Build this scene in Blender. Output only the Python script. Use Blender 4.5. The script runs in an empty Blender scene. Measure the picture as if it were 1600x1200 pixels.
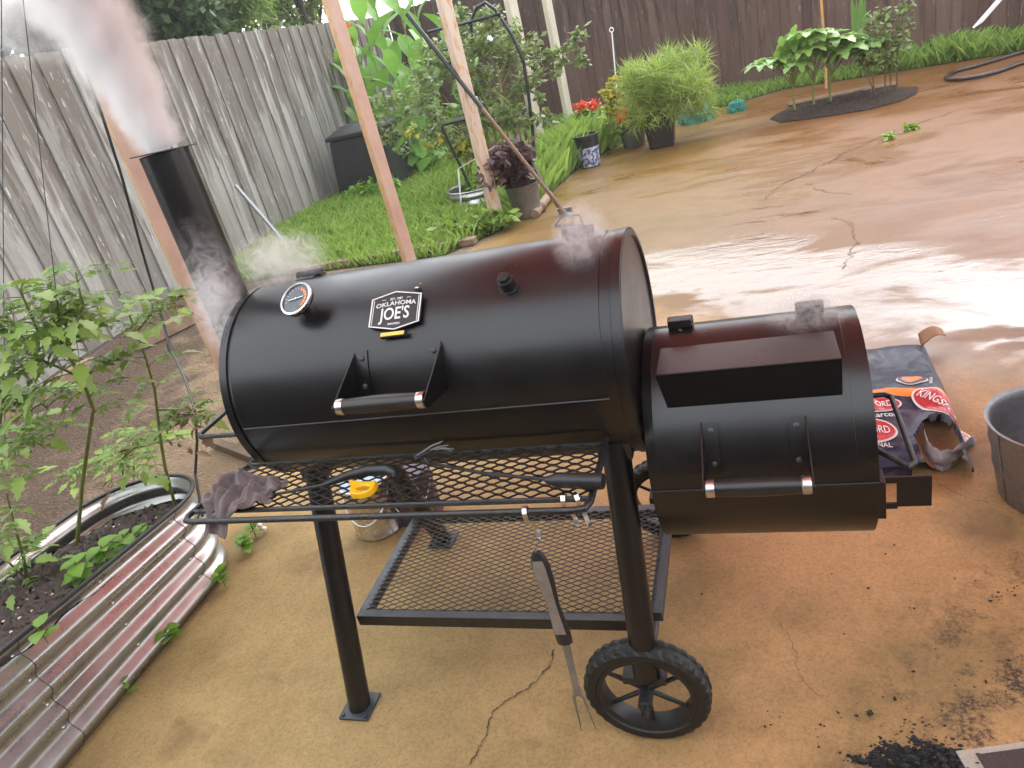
import bpy, bmesh, math, random
import numpy as np
from mathutils import Vector, Matrix
rnd = random.Random(7)
nrng = np.random.default_rng(11)
SC = bpy.context.scene
COL = SC.collection

# ------------------------------------------------------------------ camera
CAM = Vector((0, 0, 1.6))
RW = ((0.94107926, -0.08765092, -0.32662999),
      (0.24895419, -0.47414348, 0.84451748),
      (-0.22889221, -0.87607378, -0.42438553))
FPX = 1150.0
cd = bpy.data.cameras.new('camera')
cam = bpy.data.objects.new('camera', cd)
COL.objects.link(cam)
cd.sensor_fit = 'HORIZONTAL'
cd.sensor_width = 36.0
cd.lens = FPX / 1600 * 36
cd.clip_start = 0.05
cd.clip_end = 500
m = Matrix(((RW[0][0], -RW[0][1], -RW[0][2], 0), (RW[1][0], -RW[1][1], -RW[1][2], 0),
            (RW[2][0], -RW[2][1], -RW[2][2], CAM.z), (0, 0, 0, 1)))
cam.matrix_world = m
SC.camera = cam

# ------------------------------------------------------------------ world, sun, exposure
SUN_EL, SUN_ROT = 48, 25
w = bpy.data.worlds.new('World')
SC.world = w
w.use_nodes = True
nt = w.node_tree
bg = nt.nodes['Background']
sky = nt.nodes.new('ShaderNodeTexSky')
sky.sky_type = 'NISHITA'
sky.sun_disc = False
sky.sun_elevation = math.radians(SUN_EL)
sky.sun_rotation = math.radians(SUN_ROT)
sky.air_density = 1.0
sky.dust_density = 4.0
hs = nt.nodes.new('ShaderNodeHueSaturation')
hs.inputs['Saturation'].default_value = 0.22
nt.links.new(sky.outputs[0], hs.inputs['Color'])
mx = nt.nodes.new('ShaderNodeMix')
mx.data_type = 'RGBA'
mx.inputs[0].default_value = 0.6
mx.inputs[7].default_value = (9.0, 9.5, 10.0, 1)     # even overcast cloud layer
nt.links.new(hs.outputs[0], mx.inputs[6])
nt.links.new(mx.outputs[2], bg.inputs['Color'])
bg.inputs['Strength'].default_value = 0.15
sd = bpy.data.lights.new('sun', 'SUN')
sd.energy = 0.6
sd.angle = math.radians(50)
sd.color = (1.0, 0.97, 0.93)
so = bpy.data.objects.new('sun', sd)
COL.objects.link(so)
# nishita: rotation 0 = +Y, clockwise
sdir = Vector((math.sin(math.radians(SUN_ROT)) * math.cos(math.radians(SUN_EL)),
               math.cos(math.radians(SUN_ROT)) * math.cos(math.radians(SUN_EL)), math.sin(math.radians(SUN_EL))))
so.rotation_euler = sdir.to_track_quat('Z', 'Y').to_euler()
SC.view_settings.view_transform = 'Standard'
SC.view_settings.look = 'None'
SC.view_settings.exposure = 1.58
SC.view_settings.gamma = 1.0
SC.view_settings.use_curve_mapping = False
SC.cycles.volume_step_rate = 1.0
SC.cycles.volume_max_steps = 256
SC.cycles.use_denoising = True
SC.cycles.max_bounces = 7
SC.cycles.diffuse_bounces = 2
SC.cycles.glossy_bounces = 3
SC.cycles.transmission_bounces = 4
SC.cycles.transparent_max_bounces = 4
SC.cycles.volume_bounces = 6
SC.cycles.caustics_reflective = False
SC.cycles.caustics_refractive = False
SC.cycles.use_adaptive_sampling = True
SC.cycles.adaptive_threshold = 0.02


# ------------------------------------------------------------------ helpers
def ray(u, v):
    d = (u - 800, v - 600, FPX)
    return Vector([sum(RW[i][k] * d[k] for k in range(3)) for i in range(3)]).normalized()


def PZ(u, v, z=0.0):
    r = ray(u, v)
    return CAM + r * ((z - CAM.z) / r.z)


def PY(u, v, y):
    r = ray(u, v)
    return CAM + r * (y / r.y)


def PX(u, v, x):
    r = ray(u, v)
    return CAM + r * (x / r.x)


def wloc(o):
    v = Vector((0, 0, 0))
    while o is not None:
        v += o.location
        o = o.parent
    return v


def tag(o, label=None, cat=None, group=None, kind=None):
    if label: o['label'] = label
    if cat: o['category'] = cat
    if group: o['group'] = group
    if kind: o['kind'] = kind
    return o


def thing(name, loc, label, cat, group=None):
    o = bpy.data.objects.new(name, None)
    o.empty_display_size = 0.05
    COL.objects.link(o)
    o.location = Vector(loc)
    return tag(o, label, cat, group)


def link(name, me, parent=None, loc=(0, 0, 0), rot=None, scale=None):
    o = bpy.data.objects.new(name, me)
    COL.objects.link(o)
    o.parent = parent
    o.location = loc
    if rot is not None: o.rotation_euler = rot
    if scale is not None: o.scale = scale
    return o


class MB:
    def __init__(s):
        s.v = []
        s.f = []

    def add(s, vs, fs):
        n = len(s.v)
        s.v += [tuple(x) for x in vs]
        s.f += [tuple(i + n for i in f) for f in fs]
        return s

    def box(s, c, size, R=None):
        hx, hy, hz = size[0] / 2, size[1] / 2, size[2] / 2
        vs = [Vector((x * hx, y * hy, z * hz)) for x in (-1, 1) for y in (-1, 1) for z in (-1, 1)]
        if R is not None: vs = [R @ q for q in vs]
        c = Vector(c)
        return s.add([q + c for q in vs], [(0, 1, 3, 2), (4, 6, 7, 5), (0, 4, 5, 1), (2, 3, 7, 6), (0, 2, 6, 4), (1, 5, 7, 3)])

    def tube(s, pts, rad, n=8, cap=True):
        pts = [Vector(p) for p in pts]
        if not isinstance(rad, (list, tuple)): rad = [rad] * len(pts)
        t0 = (pts[1] - pts[0]).normalized()
        up = Vector((0, 0, 1)) if abs(t0.z) < 0.9 else Vector((1, 0, 0))
        nrm = t0.cross(up).normalized()
        vs = []
        for i, p in enumerate(pts):
            if i == 0: t = t0
            elif i == len(pts) - 1: t = (pts[i] - pts[i - 1]).normalized()
            else: t = ((pts[i + 1] - p).normalized() + (p - pts[i - 1]).normalized()).normalized()
            nrm = (nrm - t * nrm.dot(t)).normalized()
            b = t.cross(nrm)
            for k in range(n):
                a = 2 * math.pi * k / n
                vs.append(p + (nrm * math.cos(a) + b * math.sin(a)) * rad[i])
        fs = []
        for i in range(len(pts) - 1):
            for k in range(n):
                a, b2 = i * n + k, i * n + (k + 1) % n
                fs.append((a, b2, b2 + n, a + n))
        if cap:
            fs.append(tuple(range(n - 1, -1, -1)))
            fs.append(tuple((len(pts) - 1) * n + k for k in range(n)))
        return s.add(vs, fs)

    def lathe(s, prof, c, axis='Z', n=32, a0=0.0, a1=2 * math.pi):
        """prof: list of (radius, height along axis)"""
        c = Vector(c)
        full = abs(a1 - a0 - 2 * math.pi) < 1e-6
        m_ = n if full else n + 1
        vs = []
        for r, h in prof:
            for k in range(m_):
                a = a0 + (a1 - a0) * k / n
                x, y = r * math.cos(a), r * math.sin(a)
                if axis == 'Z': q = Vector((x, y, h))
                elif axis == 'X': q = Vector((h, -x, y))
                else: q = Vector((x, h, y))
                vs.append(c + q)
        fs = []
        for i in range(len(prof) - 1):
            for k in range(n):
                a, b = i * m_ + k, i * m_ + (k + 1) % m_
                fs.append((a, b, b + m_, a + m_))
        return s.add(vs, fs)

    def prism(s, poly, d, closed=True):
        """poly: list of Vectors, extruded by vector d"""
        n = len(poly)
        d = Vector(d)
        vs = [Vector(p) for p in poly] + [Vector(p) + d for p in poly]
        fs = [tuple(range(n - 1, -1, -1)), tuple(range(n, 2 * n))]
        fs += [(i, (i + 1) % n, (i + 1) % n + n, i + n) for i in range(n)]
        return s.add(vs, fs)

    def ball(s, c, r, n=10, m_=6, sq=(1, 1, 1)):
        vs = []
        c = Vector(c)
        for i in range(m_ + 1):
            t = math.pi * i / m_
            for k in range(n):
                a = 2 * math.pi * k / n
                vs.append(c + Vector((math.sin(t) * math.cos(a) * r * sq[0], math.sin(t) * math.sin(a) * r * sq[1], math.cos(t) * r * sq[2])))
        fs = [(i * n + k, i * n + (k + 1) % n, (i + 1) * n + (k + 1) % n, (i + 1) * n + k) for i in range(m_) for k in range(n)]
        return s.add(vs, fs)

    def mesh(s, mat, off=(0, 0, 0), smooth=True, name='mesh'):
        me = bpy.data.meshes.new(name)
        off = Vector(off)
        me.from_pydata([Vector(q) - off for q in s.v], [], s.f)
        bm = bmesh.new()
        bm.from_mesh(me)
        bmesh.ops.remove_doubles(bm, verts=bm.verts, dist=1e-6)
        bmesh.ops.recalc_face_normals(bm, faces=bm.faces)
        bm.to_mesh(me)
        bm.free()
        if mat is not None: me.materials.append(mat)
        if smooth:
            me.polygons.foreach_set('use_smooth', [True] * len(me.polygons))
            try: me.set_sharp_from_angle(angle=math.radians(38))
            except Exception: pass
        return me

    def build(s, name, mat, parent=None, origin=None, smooth=True, bevel=0.0):
        off = Vector(origin) if origin is not None else (wloc(parent) if parent else Vector((0, 0, 0)))
        me = s.mesh(mat, off, smooth, name)
        o = link(name, me, parent)
        if parent is None: o.location = off
        if bevel:
            md = o.modifiers.new('bevel', 'BEVEL')
            md.width = bevel
            md.segments = 2
            md.limit_method = 'ANGLE'
            md.angle_limit = math.radians(40)
        return o


def np_mesh(name, V, faces_per, mat, parent=None, smooth=False, loc=(0, 0, 0)):
    """V: (N,k,3) array of independent k-gons"""
    N, k, _ = V.shape
    me = bpy.data.meshes.new(name)
    me.vertices.add(N * k)
    me.vertices.foreach_set('co', V.reshape(-1).astype(np.float32))
    me.loops.add(N * k)
    me.loops.foreach_set('vertex_index', np.arange(N * k, dtype=np.int32))
    me.polygons.add(N)
    me.polygons.foreach_set('loop_start', np.arange(0, N * k, k, dtype=np.int32))
    me.update(calc_edges=True)
    me.validate()
    me.materials.append(mat)
    return link(name, me, parent, loc)


def text_geo(txt, size, extrude=0.0, align='CENTER', shear=0.0):
    cu = bpy.data.curves.new('t', 'FONT')
    cu.body = txt
    cu.size = size
    cu.align_x = align
    cu.align_y = 'CENTER'
    cu.extrude = extrude
    cu.shear = shear
    cu.offset = size * 0.012
    cu.resolution_u = 3
    o = bpy.data.objects.new('t', cu)
    COL.objects.link(o)
    dg = bpy.context.evaluated_depsgraph_get()
    me = bpy.data.meshes.new_from_object(o.evaluated_get(dg))
    vs = [Vector(q.co) for q in me.vertices]
    fs = [tuple(p.vertices) for p in me.polygons]
    bpy.data.objects.remove(o)
    bpy.data.curves.remove(cu)
    bpy.data.meshes.remove(me)
    return vs, fs


# ------------------------------------------------------------------ materials
class NT:
    def __init__(s, name):
        s.m = bpy.data.materials.new(name)
        s.m.use_nodes = True
        s.t = s.m.node_tree
        s.b = s.t.nodes['Principled BSDF']
        s.tc = s.t.nodes.new('ShaderNodeTexCoord')

    def n(s, ty, **kw):
        x = s.t.nodes.new('ShaderNode' + ty)
        for k, v in kw.items():
            if hasattr(x, k): setattr(x, k, v)
        return x

    def L(s, a, b): s.t.links.new(a, b)

    def mapping(s, scale=(1, 1, 1), rot=(0, 0, 0), src='Object', loc=(0, 0, 0)):
        mp = s.n('Mapping')
        mp.inputs['Scale'].default_value = scale
        mp.inputs['Rotation'].default_value = rot
        mp.inputs['Location'].default_value = loc
        s.L(s.tc.outputs[src], mp.inputs['Vector'])
        return mp.outputs[0]

    def noise(s, vec, scale, detail=5, rough=0.6, dist=0.0, w=None):
        x = s.n('TexNoise')
        if w is not None:
            x.noise_dimensions = '4D'
            if isinstance(w, float): x.inputs['W'].default_value = w
            else: s.L(w, x.inputs['W'])
        x.inputs['Scale'].default_value = scale
        x.inputs['Detail'].default_value = detail
        x.inputs['Roughness'].default_value = rough
        x.inputs['Distortion'].default_value = dist
        if vec is not None: s.L(vec, x.inputs['Vector'])
        return x.outputs[0]

    def ramp(s, fac, stops, interp='LINEAR'):
        x = s.n('ValToRGB')
        x.color_ramp.interpolation = interp
        el = x.color_ramp.elements
        while len(el) < len(stops): el.new(0.5)
        for e, (p, c) in zip(el, stops):
            e.position = p
            e.color = (c, c, c, 1) if isinstance(c, (int, float)) else (*c, 1)
        s.L(fac, x.inputs[0])
        return x.outputs[0]

    def mix(s, fac, a, b, blend='MIX'):
        x = s.n('Mix')
        x.data_type = 'RGBA'
        x.blend_type = blend
        for i, q in ((0, fac), (6, a), (7, b)):
            if isinstance(q, (int, float)): x.inputs[i].default_value = q if i == 0 else (q, q, q, 1)
            elif isinstance(q, tuple): x.inputs[i].default_value = (*q, 1)
            else: s.L(q, x.inputs[i])
        return x.outputs[2]

    def math(s, op, a, b=0.0, c=None, clamp=False):
        x = s.n('Math')
        x.operation = op
        x.use_clamp = clamp
        for i, q in enumerate((a, b) if c is None else (a, b, c)):
            if isinstance(q, (int, float)): x.inputs[i].default_value = q
            else: s.L(q, x.inputs[i])
        return x.outputs[0]

    def sep(s, vec):
        x = s.n('SeparateXYZ')
        s.L(vec, x.inputs[0])
        return x.outputs

    def step(s, v, a, b):
        x = s.n('MapRange')
        x.interpolation_type = 'SMOOTHSTEP'
        x.inputs['From Min'].default_value = a
        x.inputs['From Max'].default_value = b
        s.L(v, x.inputs['Value'])
        return x.outputs[0]

    def bump(s, h, strength=0.3, dist=0.01, prev=None):
        x = s.n('Bump')
        x.inputs['Strength'].default_value = strength
        x.inputs['Distance'].default_value = dist
        s.L(h, x.inputs['Height'])
        if prev is not None: s.L(prev, x.inputs['Normal'])
        return x.outputs[0]

    def set(s, **kw):
        names = dict(color='Base Color', rough='Roughness', metal='Metallic', normal='Normal', spec='Specular IOR Level',
                     coat='Coat Weight', coatr='Coat Roughness', sheen='Sheen Weight', trans='Transmission Weight', ior='IOR')
        for k, v in kw.items():
            i = s.b.inputs[names[k]]
            if isinstance(v, (int, float)): i.default_value = v
            elif isinstance(v, tuple): i.default_value = (*v, 1)
            else: s.L(v, i)
        return s.m


def simple(name, c1, c2=None, scale=20, rough=0.6, metal=0.0, bump=0.15, bdist=0.004, stretch=(1, 1, 1), r2=None, spec=0.5, seed=0.0):
    t = NT(name)
    v = t.mapping(stretch)
    f = t.noise(v, scale, 6, 0.65, w=seed + 0.37)
    if c2 is None: c2 = tuple(x * 0.6 for x in c1)
    t.set(color=t.ramp(f, [(0.3, c2), (0.7, c1)]), metal=metal, spec=spec)
    if r2 is None: t.set(rough=rough)
    else: t.set(rough=t.ramp(t.noise(v, scale * 0.7, 4, w=3.1), [(0.35, rough), (0.7, r2)]))
    if bump: t.set(normal=t.bump(t.noise(v, scale * 3, 5), bump, bdist))
    return t.m


def leafmat(name, dark, light, rough=0.42, transl=0.35):
    t = NT(name)
    g = t.n('NewGeometry')
    oi = t.n('ObjectInfo')
    f = t.math('ADD', t.math('MULTIPLY', g.outputs['Random Per Island'], 0.55), t.math('MULTIPLY', oi.outputs['Random'], 0.2))
    f = t.math('ADD', f, t.math('MULTIPLY', t.noise(t.mapping(), 9, 3), 0.35))
    col = t.ramp(f, [(0.15, dark), (0.85, light)])
    t.set(color=col, rough=rough, spec=0.45)
    tr = t.n('BsdfTranslucent')
    hsn = t.n('HueSaturation')
    hsn.inputs['Value'].default_value = 1.4
    hsn.inputs['Hue'].default_value = 0.49
    t.L(col, hsn.inputs['Color'])
    t.L(hsn.outputs[0], tr.inputs['Color'])
    ms = t.n('MixShader')
    ms.inputs[0].default_value = transl
    t.L(t.b.outputs[0], ms.inputs[1])
    t.L(tr.outputs[0], ms.inputs[2])
    t.L(ms.outputs[0], t.t.nodes['Material Output'].inputs['Surface'])
    return t.m


M = {}


def mk_black():
    t = NT('satin_black_paint')
    v = t.mapping()
    n1 = t.noise(v, 7, 5, 0.6)
    n2 = t.noise(v, 220, 3, 0.6)
    drops = t.n('TexVoronoi')
    drops.inputs['Scale'].default_value = 90
    drops.inputs['Randomness'].default_value = 1.0
    t.L(v, drops.inputs['Vector'])
    dm = t.ramp(drops.outputs['Distance'], [(0.0, 1.0), (0.13, 0.0)])
    dm = t.math('MULTIPLY', dm, t.ramp(t.noise(v, 60, 2), [(0.56, 0.0), (0.62, 1.0)]))
    t.set(color=t.ramp(n1, [(0.3, (0.0032, 0.0035, 0.004)), (0.75, (0.006, 0.006, 0.0065))]),
          rough=t.ramp(n1, [(0.3, 0.27), (0.75, 0.38)]), spec=0.58)
    b = t.bump(n2, 0.05, 0.002)
    t.set(normal=t.bump(dm, 0.35, 0.002, b))
    return t.m


M['black'] = mk_black()
M['iron'] = simple('wet_black_iron', (0.012, 0.012, 0.013), (0.006, 0.006, 0.007), 60, 0.32, 0.0, 0.5, 0.004, spec=0.7, r2=0.5)
M['iron_grey'] = simple('worn_grey_iron', (0.06, 0.065, 0.075), (0.03, 0.032, 0.036), 30, 0.3, 0.2, 0.25, 0.003, r2=0.5)
M['rubber'] = simple('black_rubber', (0.012, 0.012, 0.012), (0.007, 0.007, 0.007), 40, 0.55, 0, 0.3, 0.002)
M['grip'] = simple('dark_wood_grip', (0.03, 0.026, 0.024), (0.012, 0.011, 0.011), 30, 0.35, 0, 0.1, 0.002, stretch=(0.2, 1, 1))
M['steel'] = simple('brushed_steel', (0.75, 0.74, 0.72), (0.5, 0.48, 0.46), 40, 0.22, 1.0, 0.05, 0.001, r2=0.4)
M['white_print'] = simple('white_print', (0.8, 0.8, 0.78), (0.68, 0.68, 0.66), 60, 0.5, 0, 0)
M['badge'] = simple('badge_black', (0.022, 0.018, 0.018), (0.012, 0.011, 0.011), 50, 0.4, 0, 0.05)
M['brass'] = simple('brass_yellow', (0.75, 0.55, 0.12), (0.6, 0.42, 0.08), 50, 0.35, 0.5, 0.05)
M['dial'] = simple('dial_face', (0.10, 0.12, 0.14), (0.05, 0.06, 0.07), 40, 0.2, 0, 0)
M['orange_print'] = simple('orange_print', (0.75, 0.22, 0.04), (0.6, 0.16, 0.03), 50, 0.5, 0, 0)
M['red_print'] = simple('red_print', (0.55, 0.03, 0.04), (0.42, 0.02, 0.03), 50, 0.4, 0, 0)
M['yellow'] = simple('yellow_plastic', (0.85, 0.47, 0.01), (0.75, 0.38, 0.01), 30, 0.3, 0, 0.05)


def mk_concrete():
    t = NT('stained_concrete')
    v = t.mapping()
    X, Y, Z = t.sep(v)
    big = t.noise(v, 0.9, 6, 0.6, 0.3)
    mid = t.noise(v, 2.6, 7, 0.72)
    fine = t.noise(v, 105, 6, 0.78)
    grit = t.noise(v, 240, 3, 0.7)
    mid = t.math('ADD', t.math('MULTIPLY', mid, 0.8), t.math('MULTIPLY', t.noise(v, 17, 5, 0.7), 0.2))
    tan = t.ramp(mid, [(0.25, (0.215, 0.146, 0.066)), (0.5, (0.335, 0.224, 0.092)), (0.75, (0.42, 0.29, 0.132))])
    org = t.ramp(mid, [(0.25, (0.275, 0.155, 0.066)), (0.5, (0.405, 0.226, 0.092)), (0.75, (0.49, 0.29, 0.128))])
    fx = t.step(t.math('ADD', X, t.math('MULTIPLY', big, 1.4)), -0.45, 0.75)
    col = t.mix(fx, tan, org)
    # greenish algae patches
    alg = t.ramp(t.noise(v, 2.1, 5, 0.6, w=4.0), [(0.48, 0.0), (0.66, 0.6)])
    col = t.mix(alg, col, (0.15, 0.105, 0.035))
    # grain
    col = t.mix(0.75, col, t.ramp(fine, [(0.28, 0.48), (0.5, 1.0), (0.75, 1.35)]), 'MULTIPLY')
    col = t.mix(t.ramp(grit, [(0.62, 0.0), (0.72, 0.6)]), col, (0.05, 0.032, 0.018))
    # dark water-mark blots on the dry part
    blot = t.ramp(t.noise(v, 3.3, 4, 0.55, w=9.0), [(0.58, 0.0), (0.68, 0.5)])
    col = t.mix(blot, col, (0.12, 0.066, 0.034))
    # soot near lower right
    sx = t.math('MULTIPLY', t.step(t.math('ADD', X, t.math('MULTIPLY', Y, -0.55)), -0.72, -0.30), t.step(Y, 2.15, 1.55))
    sn = t.noise(v, 7, 7, 0.75, 0.4, w=2.0)
    soot = t.math('MULTIPLY', sx, t.ramp(sn, [(0.49, 0.0), (0.57, 0.9)]))
    soot2 = t.math('MULTIPLY', soot, t.ramp(t.noise(v, 130, 3, 0.7), [(0.42, 0.25), (0.55, 1.0)]))
    col = t.mix(soot2, col, (0.018, 0.014, 0.015))
    # wet zone: everything the roof does not keep dry
    edge = t.math('ADD', t.math('ADD', Y, t.math('MULTIPLY', t.math('MAXIMUM', X, -0.4), 0.8)), t.math('MULTIPLY', t.math('SUBTRACT', big, 0.5), 1.8))
    wet = t.step(edge, 3.1, 3.9)
    wet = t.math('MULTIPLY', wet, t.step(X, -2.9, -1.6))
    flow = t.noise(t.mapping((1.0, 2.2, 1), (0, 0, 0.25)), 0.9, 5, 0.55, 0.8, w=6.4)
    def blob(cx_, cy_, rx, ry):
        a_ = t.math('POWER', t.math('ABSOLUTE', t.math('DIVIDE', t.math('SUBTRACT', X, cx_), rx)), 2.0)
        b_ = t.math('POWER', t.math('ABSOLUTE', t.math('DIVIDE', t.math('SUBTRACT', Y, cy_), ry)), 2.0)
        return t.math('EXPONENT', t.math('MULTIPLY', t.math('ADD', a_, b_), -1.0))
    water = t.math('ADD', blob(-0.15, 4.35, 1.0, 0.62), blob(1.25, 3.25, 0.42, 0.75))
    water = t.math('ADD', water, blob(3.0, 8.6, 0.6, 0.5))
    fz = t.math('ADD', flow, t.math('MULTIPLY', water, 0.26))
    pud = t.math('MULTIPLY', wet, t.ramp(fz, [(0.60, 0.0), (0.67, 1.0)]))
    damp = t.ramp(flow, [(0.42, 0.0), (0.56, 1.0)])
    wcol = t.mix(t.step(t.math('ADD', X, t.math('MULTIPLY', big, 1.8)), 0.3, 2.0), (0.125, 0.066, 0.014), (0.122, 0.047, 0.014))
    wcol = t.mix(0.6, wcol, t.ramp(mid, [(0.25, 0.65), (0.5, 1.0), (0.8, 1.35)]), 'MULTIPLY')
    col = t.mix(t.math('MULTIPLY', wet, 0.93), col, wcol)
    r_dry = t.mix(t.step(Y, 2.2, 3.2), t.ramp(mid, [(0.3, 0.62), (0.7, 0.85)]), 0.42)
    r_wet = t.mix(pud, t.mix(damp, 0.55, 0.30), 0.035)
    rough = t.mix(wet, r_dry, r_wet)
    t.set(color=col, rough=rough, spec=t.mix(pud, 0.3, 1.0))
    h = t.math('ADD', t.math('MULTIPLY', fine, 0.7), t.math('MULTIPLY', grit, 0.3))
    b = t.n('Bump')
    b.inputs['Distance'].default_value = 0.006
    t.L(t.math('SUBTRACT', 0.5, t.math('MULTIPLY', wet, 0.44)), b.inputs['Strength'])
    t.L(h, b.inputs['Height'])
    rip = t.noise(t.mapping((1.0, 2.4, 1), (0, 0, 0.2)), 5.5, 4, 0.55, 0.6)
    b2 = t.n('Bump')
    b2.inputs['Distance'].default_value = 0.012
    t.L(t.math('MULTIPLY', wet, 0.16), b2.inputs['Strength'])
    t.L(rip, b2.inputs['Height'])
    t.L(b.outputs[0], b2.inputs['Normal'])
    t.set(normal=b2.outputs[0])
    return t.m


def mk_soil(name, dark=(0.035, 0.025, 0.02), light=(0.10, 0.07, 0.05), tanw=0.0):
    t = NT(name)
    v = t.mapping()
    X, Y, Z = t.sep(v)
    n1 = t.noise(v, 3.0, 6, 0.65)
    n2 = t.noise(v, 45, 6, 0.75)
    chips = t.n('TexVoronoi')
    chips.inputs['Scale'].default_value = 38
    t.L(t.mapping((1, 2.2, 1), (0, 0, 0.7)), chips.inputs['Vector'])
    c = t.ramp(n2, [(0.3, dark), (0.7, light)])
    c = t.mix(0.5, c, t.ramp(chips.outputs['Distance'], [(0.1, 1.5), (0.6, 0.4)]), 'MULTIPLY')
    if tanw:
        k = t.step(t.math('ADD', t.math('MULTIPLY', n1, 2.6), t.math('ADD', t.math('MULTIPLY', X, 0.75), t.math('MULTIPLY', Y, 0.25))), -0.85, -0.15)
        c = t.mix(t.math('MULTIPLY', k, tanw), c, t.mix(0.8, (0.26, 0.185, 0.115), t.ramp(n2, [(0.3, 0.6), (0.7, 1.2)]), 'MULTIPLY'))
    t.set(color=c, rough=0.85, spec=0.2, normal=t.bump(t.math('ADD', n2, chips.outputs['Distance']), 0.8, 0.02))
    return t.m


def mk_board(name, cols, streak, wet):
    """weathered vertical board; object space, z up, per-board offset"""
    t = NT(name)
    oi = t.n('ObjectInfo')
    rn = t.math('MULTIPLY', oi.outputs['Random'], 57.0)
    v = t.mapping((1, 1, 0.09))
    grain = t.noise(v, 60, 6, 0.7, 0.3, w=rn)
    long = t.noise(t.mapping((1, 1, 0.12)), 9, 5, 0.6, 0.4, w=rn)
    base = t.ramp(t.math('ADD', t.math('MULTIPLY', grain, 0.6), t.math('MULTIPLY', oi.outputs['Random'], 0.4)), [(0.25, cols[0]), (0.5, cols[1]), (0.8, cols[2])])
    # wet dark runs from the top, pale dry flakes below
    X, Y, Z = t.sep(t.mapping())
    run = t.math('ADD', t.math('MULTIPLY', long, 1.7), t.math('MULTIPLY', Z, 0.22))
    base = t.mix(t.math('MULTIPLY', t.step(run, 1.06, 1.26), wet[1]), base, wet[0])
    fl = t.noise(t.mapping((1, 1, 0.16)), 34, 5, 0.7, 0.2, w=t.math('ADD', rn, 9.0))
    base = t.mix(t.ramp(fl, [(0.60, 0.0), (0.68, streak[1])]), base, streak[0])
    kn = t.noise(t.mapping((1, 1, 0.6)), 8, 3, 0.5, w=t.math('ADD', rn, 3.0))
    base = t.mix(t.ramp(kn, [(0.70, 0.0), (0.74, 0.6)]), base, tuple(c * 0.45 for c in cols[0]))
    t.set(color=base, rough=0.72, spec=0.35, normal=t.bump(grain, 0.55, 0.006))
    return t.m


def mk_peel():
    t = NT('peeling_post_paint')
    v = t.mapping((1, 1, 0.5))
    n = t.noise(v, 34, 6, 0.7, 0.4)
    g = t.n('NewGeometry')
    nx = t.sep(g.outputs['Normal'])[0]
    side = t.step(nx, -0.2, -0.5)
    paint = t.ramp(t.noise(v, 6, 4), [(0.3, (0.42, 0.26, 0.20)), (0.7, (0.54, 0.37, 0.29))])
    bare = t.ramp(t.noise(v, 30, 4), [(0.3, (0.42, 0.20, 0.05)), (0.7, (0.62, 0.42, 0.20))])
    k = t.math('MAXIMUM', t.ramp(n, [(0.64, 0.0), (0.67, 1.0)]), t.math('MULTIPLY', side, t.ramp(n, [(0.44, 0.0), (0.50, 1.0)])))
    t.set(color=t.mix(k, paint, bare), rough=0.6, normal=t.bump(n, 0.4, 0.004))
    return t.m


M['concrete'] = mk_concrete()
M['soil'] = mk_soil('garden_soil', (0.05, 0.034, 0.024), (0.17, 0.115, 0.078), 0.85)
M['mulch'] = mk_soil('dark_mulch', (0.022, 0.015, 0.012), (0.075, 0.05, 0.038))
M['fence_grey'] = mk_board('weathered_grey_board', ((0.14, 0.128, 0.115), (0.25, 0.235, 0.215), (0.36, 0.345, 0.325)), ((0.58, 0.57, 0.55), 0.85), ((0.105, 0.082, 0.066), 0.85))
M['fence_brown'] = mk_board('wet_brown_board', ((0.068, 0.036, 0.028), (0.10, 0.056, 0.044), (0.135, 0.083, 0.068)), ((0.34, 0.28, 0.25), 0.55), ((0.045, 0.027, 0.022), 0.75))
M['post_pink'] = mk_peel()
M['post_cream'] = simple('cream_painted_wood', (0.62, 0.56, 0.45), (0.45, 0.38, 0.28), 14, 0.6, 0, 0.3, 0.004, stretch=(1, 1, 0.3))
M['timber'] = simple('weathered_timber', (0.27, 0.185, 0.125), (0.15, 0.10, 0.068), 12, 0.7, 0, 0.5, 0.006, stretch=(1, 0.3, 1))
M['wood_brown'] = simple('brown_handle_wood', (0.20, 0.11, 0.065), (0.10, 0.055, 0.035), 20, 0.55, 0, 0.2)
M['bamboo'] = simple('bamboo', (0.55, 0.30, 0.10), (0.40, 0.18, 0.06), 20, 0.5, 0, 0.1)
t = NT('translucent_red_panel')
_c = t.ramp(t.noise(t.mapping((.2, 1, 1)), 5, 5), [(.3, (.58, .275, .235)), (.7, (.66, .325, .28))])
t.set(color=_c, rough=.5)
_tr = t.n('BsdfTranslucent')
t.L(_c, _tr.inputs['Color'])
_ms = t.n('MixShader')
_ms.inputs[0].default_value = .8
t.L(t.b.outputs[0], _ms.inputs[1])
t.L(_tr.outputs[0], _ms.inputs[2])
t.L(_ms.outputs[0], t.t.nodes['Material Output'].inputs['Surface'])
M['canopy_red'] = t.m
M['black_plastic'] = simple('black_plastic', (0.018, 0.019, 0.021), (0.010, 0.011, 0.012), 8, 0.42, 0, 0.1)
M['grey_plastic'] = simple('grey_green_plastic', (0.13, 0.14, 0.12), (0.085, 0.09, 0.078), 8, 0.5, 0, 0.1)
M['hose'] = simple('dark_hose', (0.05, 0.035, 0.03), (0.025, 0.018, 0.016), 30, 0.3, 0, 0.1)
M['white_paint'] = simple('white_painted_metal', (0.8, 0.8, 0.8), (0.66, 0.66, 0.66), 10, 0.35, 0, 0.05)
M['teal'] = simple('teal_netting', (0.05, 0.30, 0.24), (0.02, 0.16, 0.13), 60, 0.6, 0, 0.6, 0.02)
M['stem'] = simple('green_stem', (0.20, 0.24, 0.06), (0.13, 0.15, 0.04), 40, 0.5, 0, 0.1)
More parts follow.
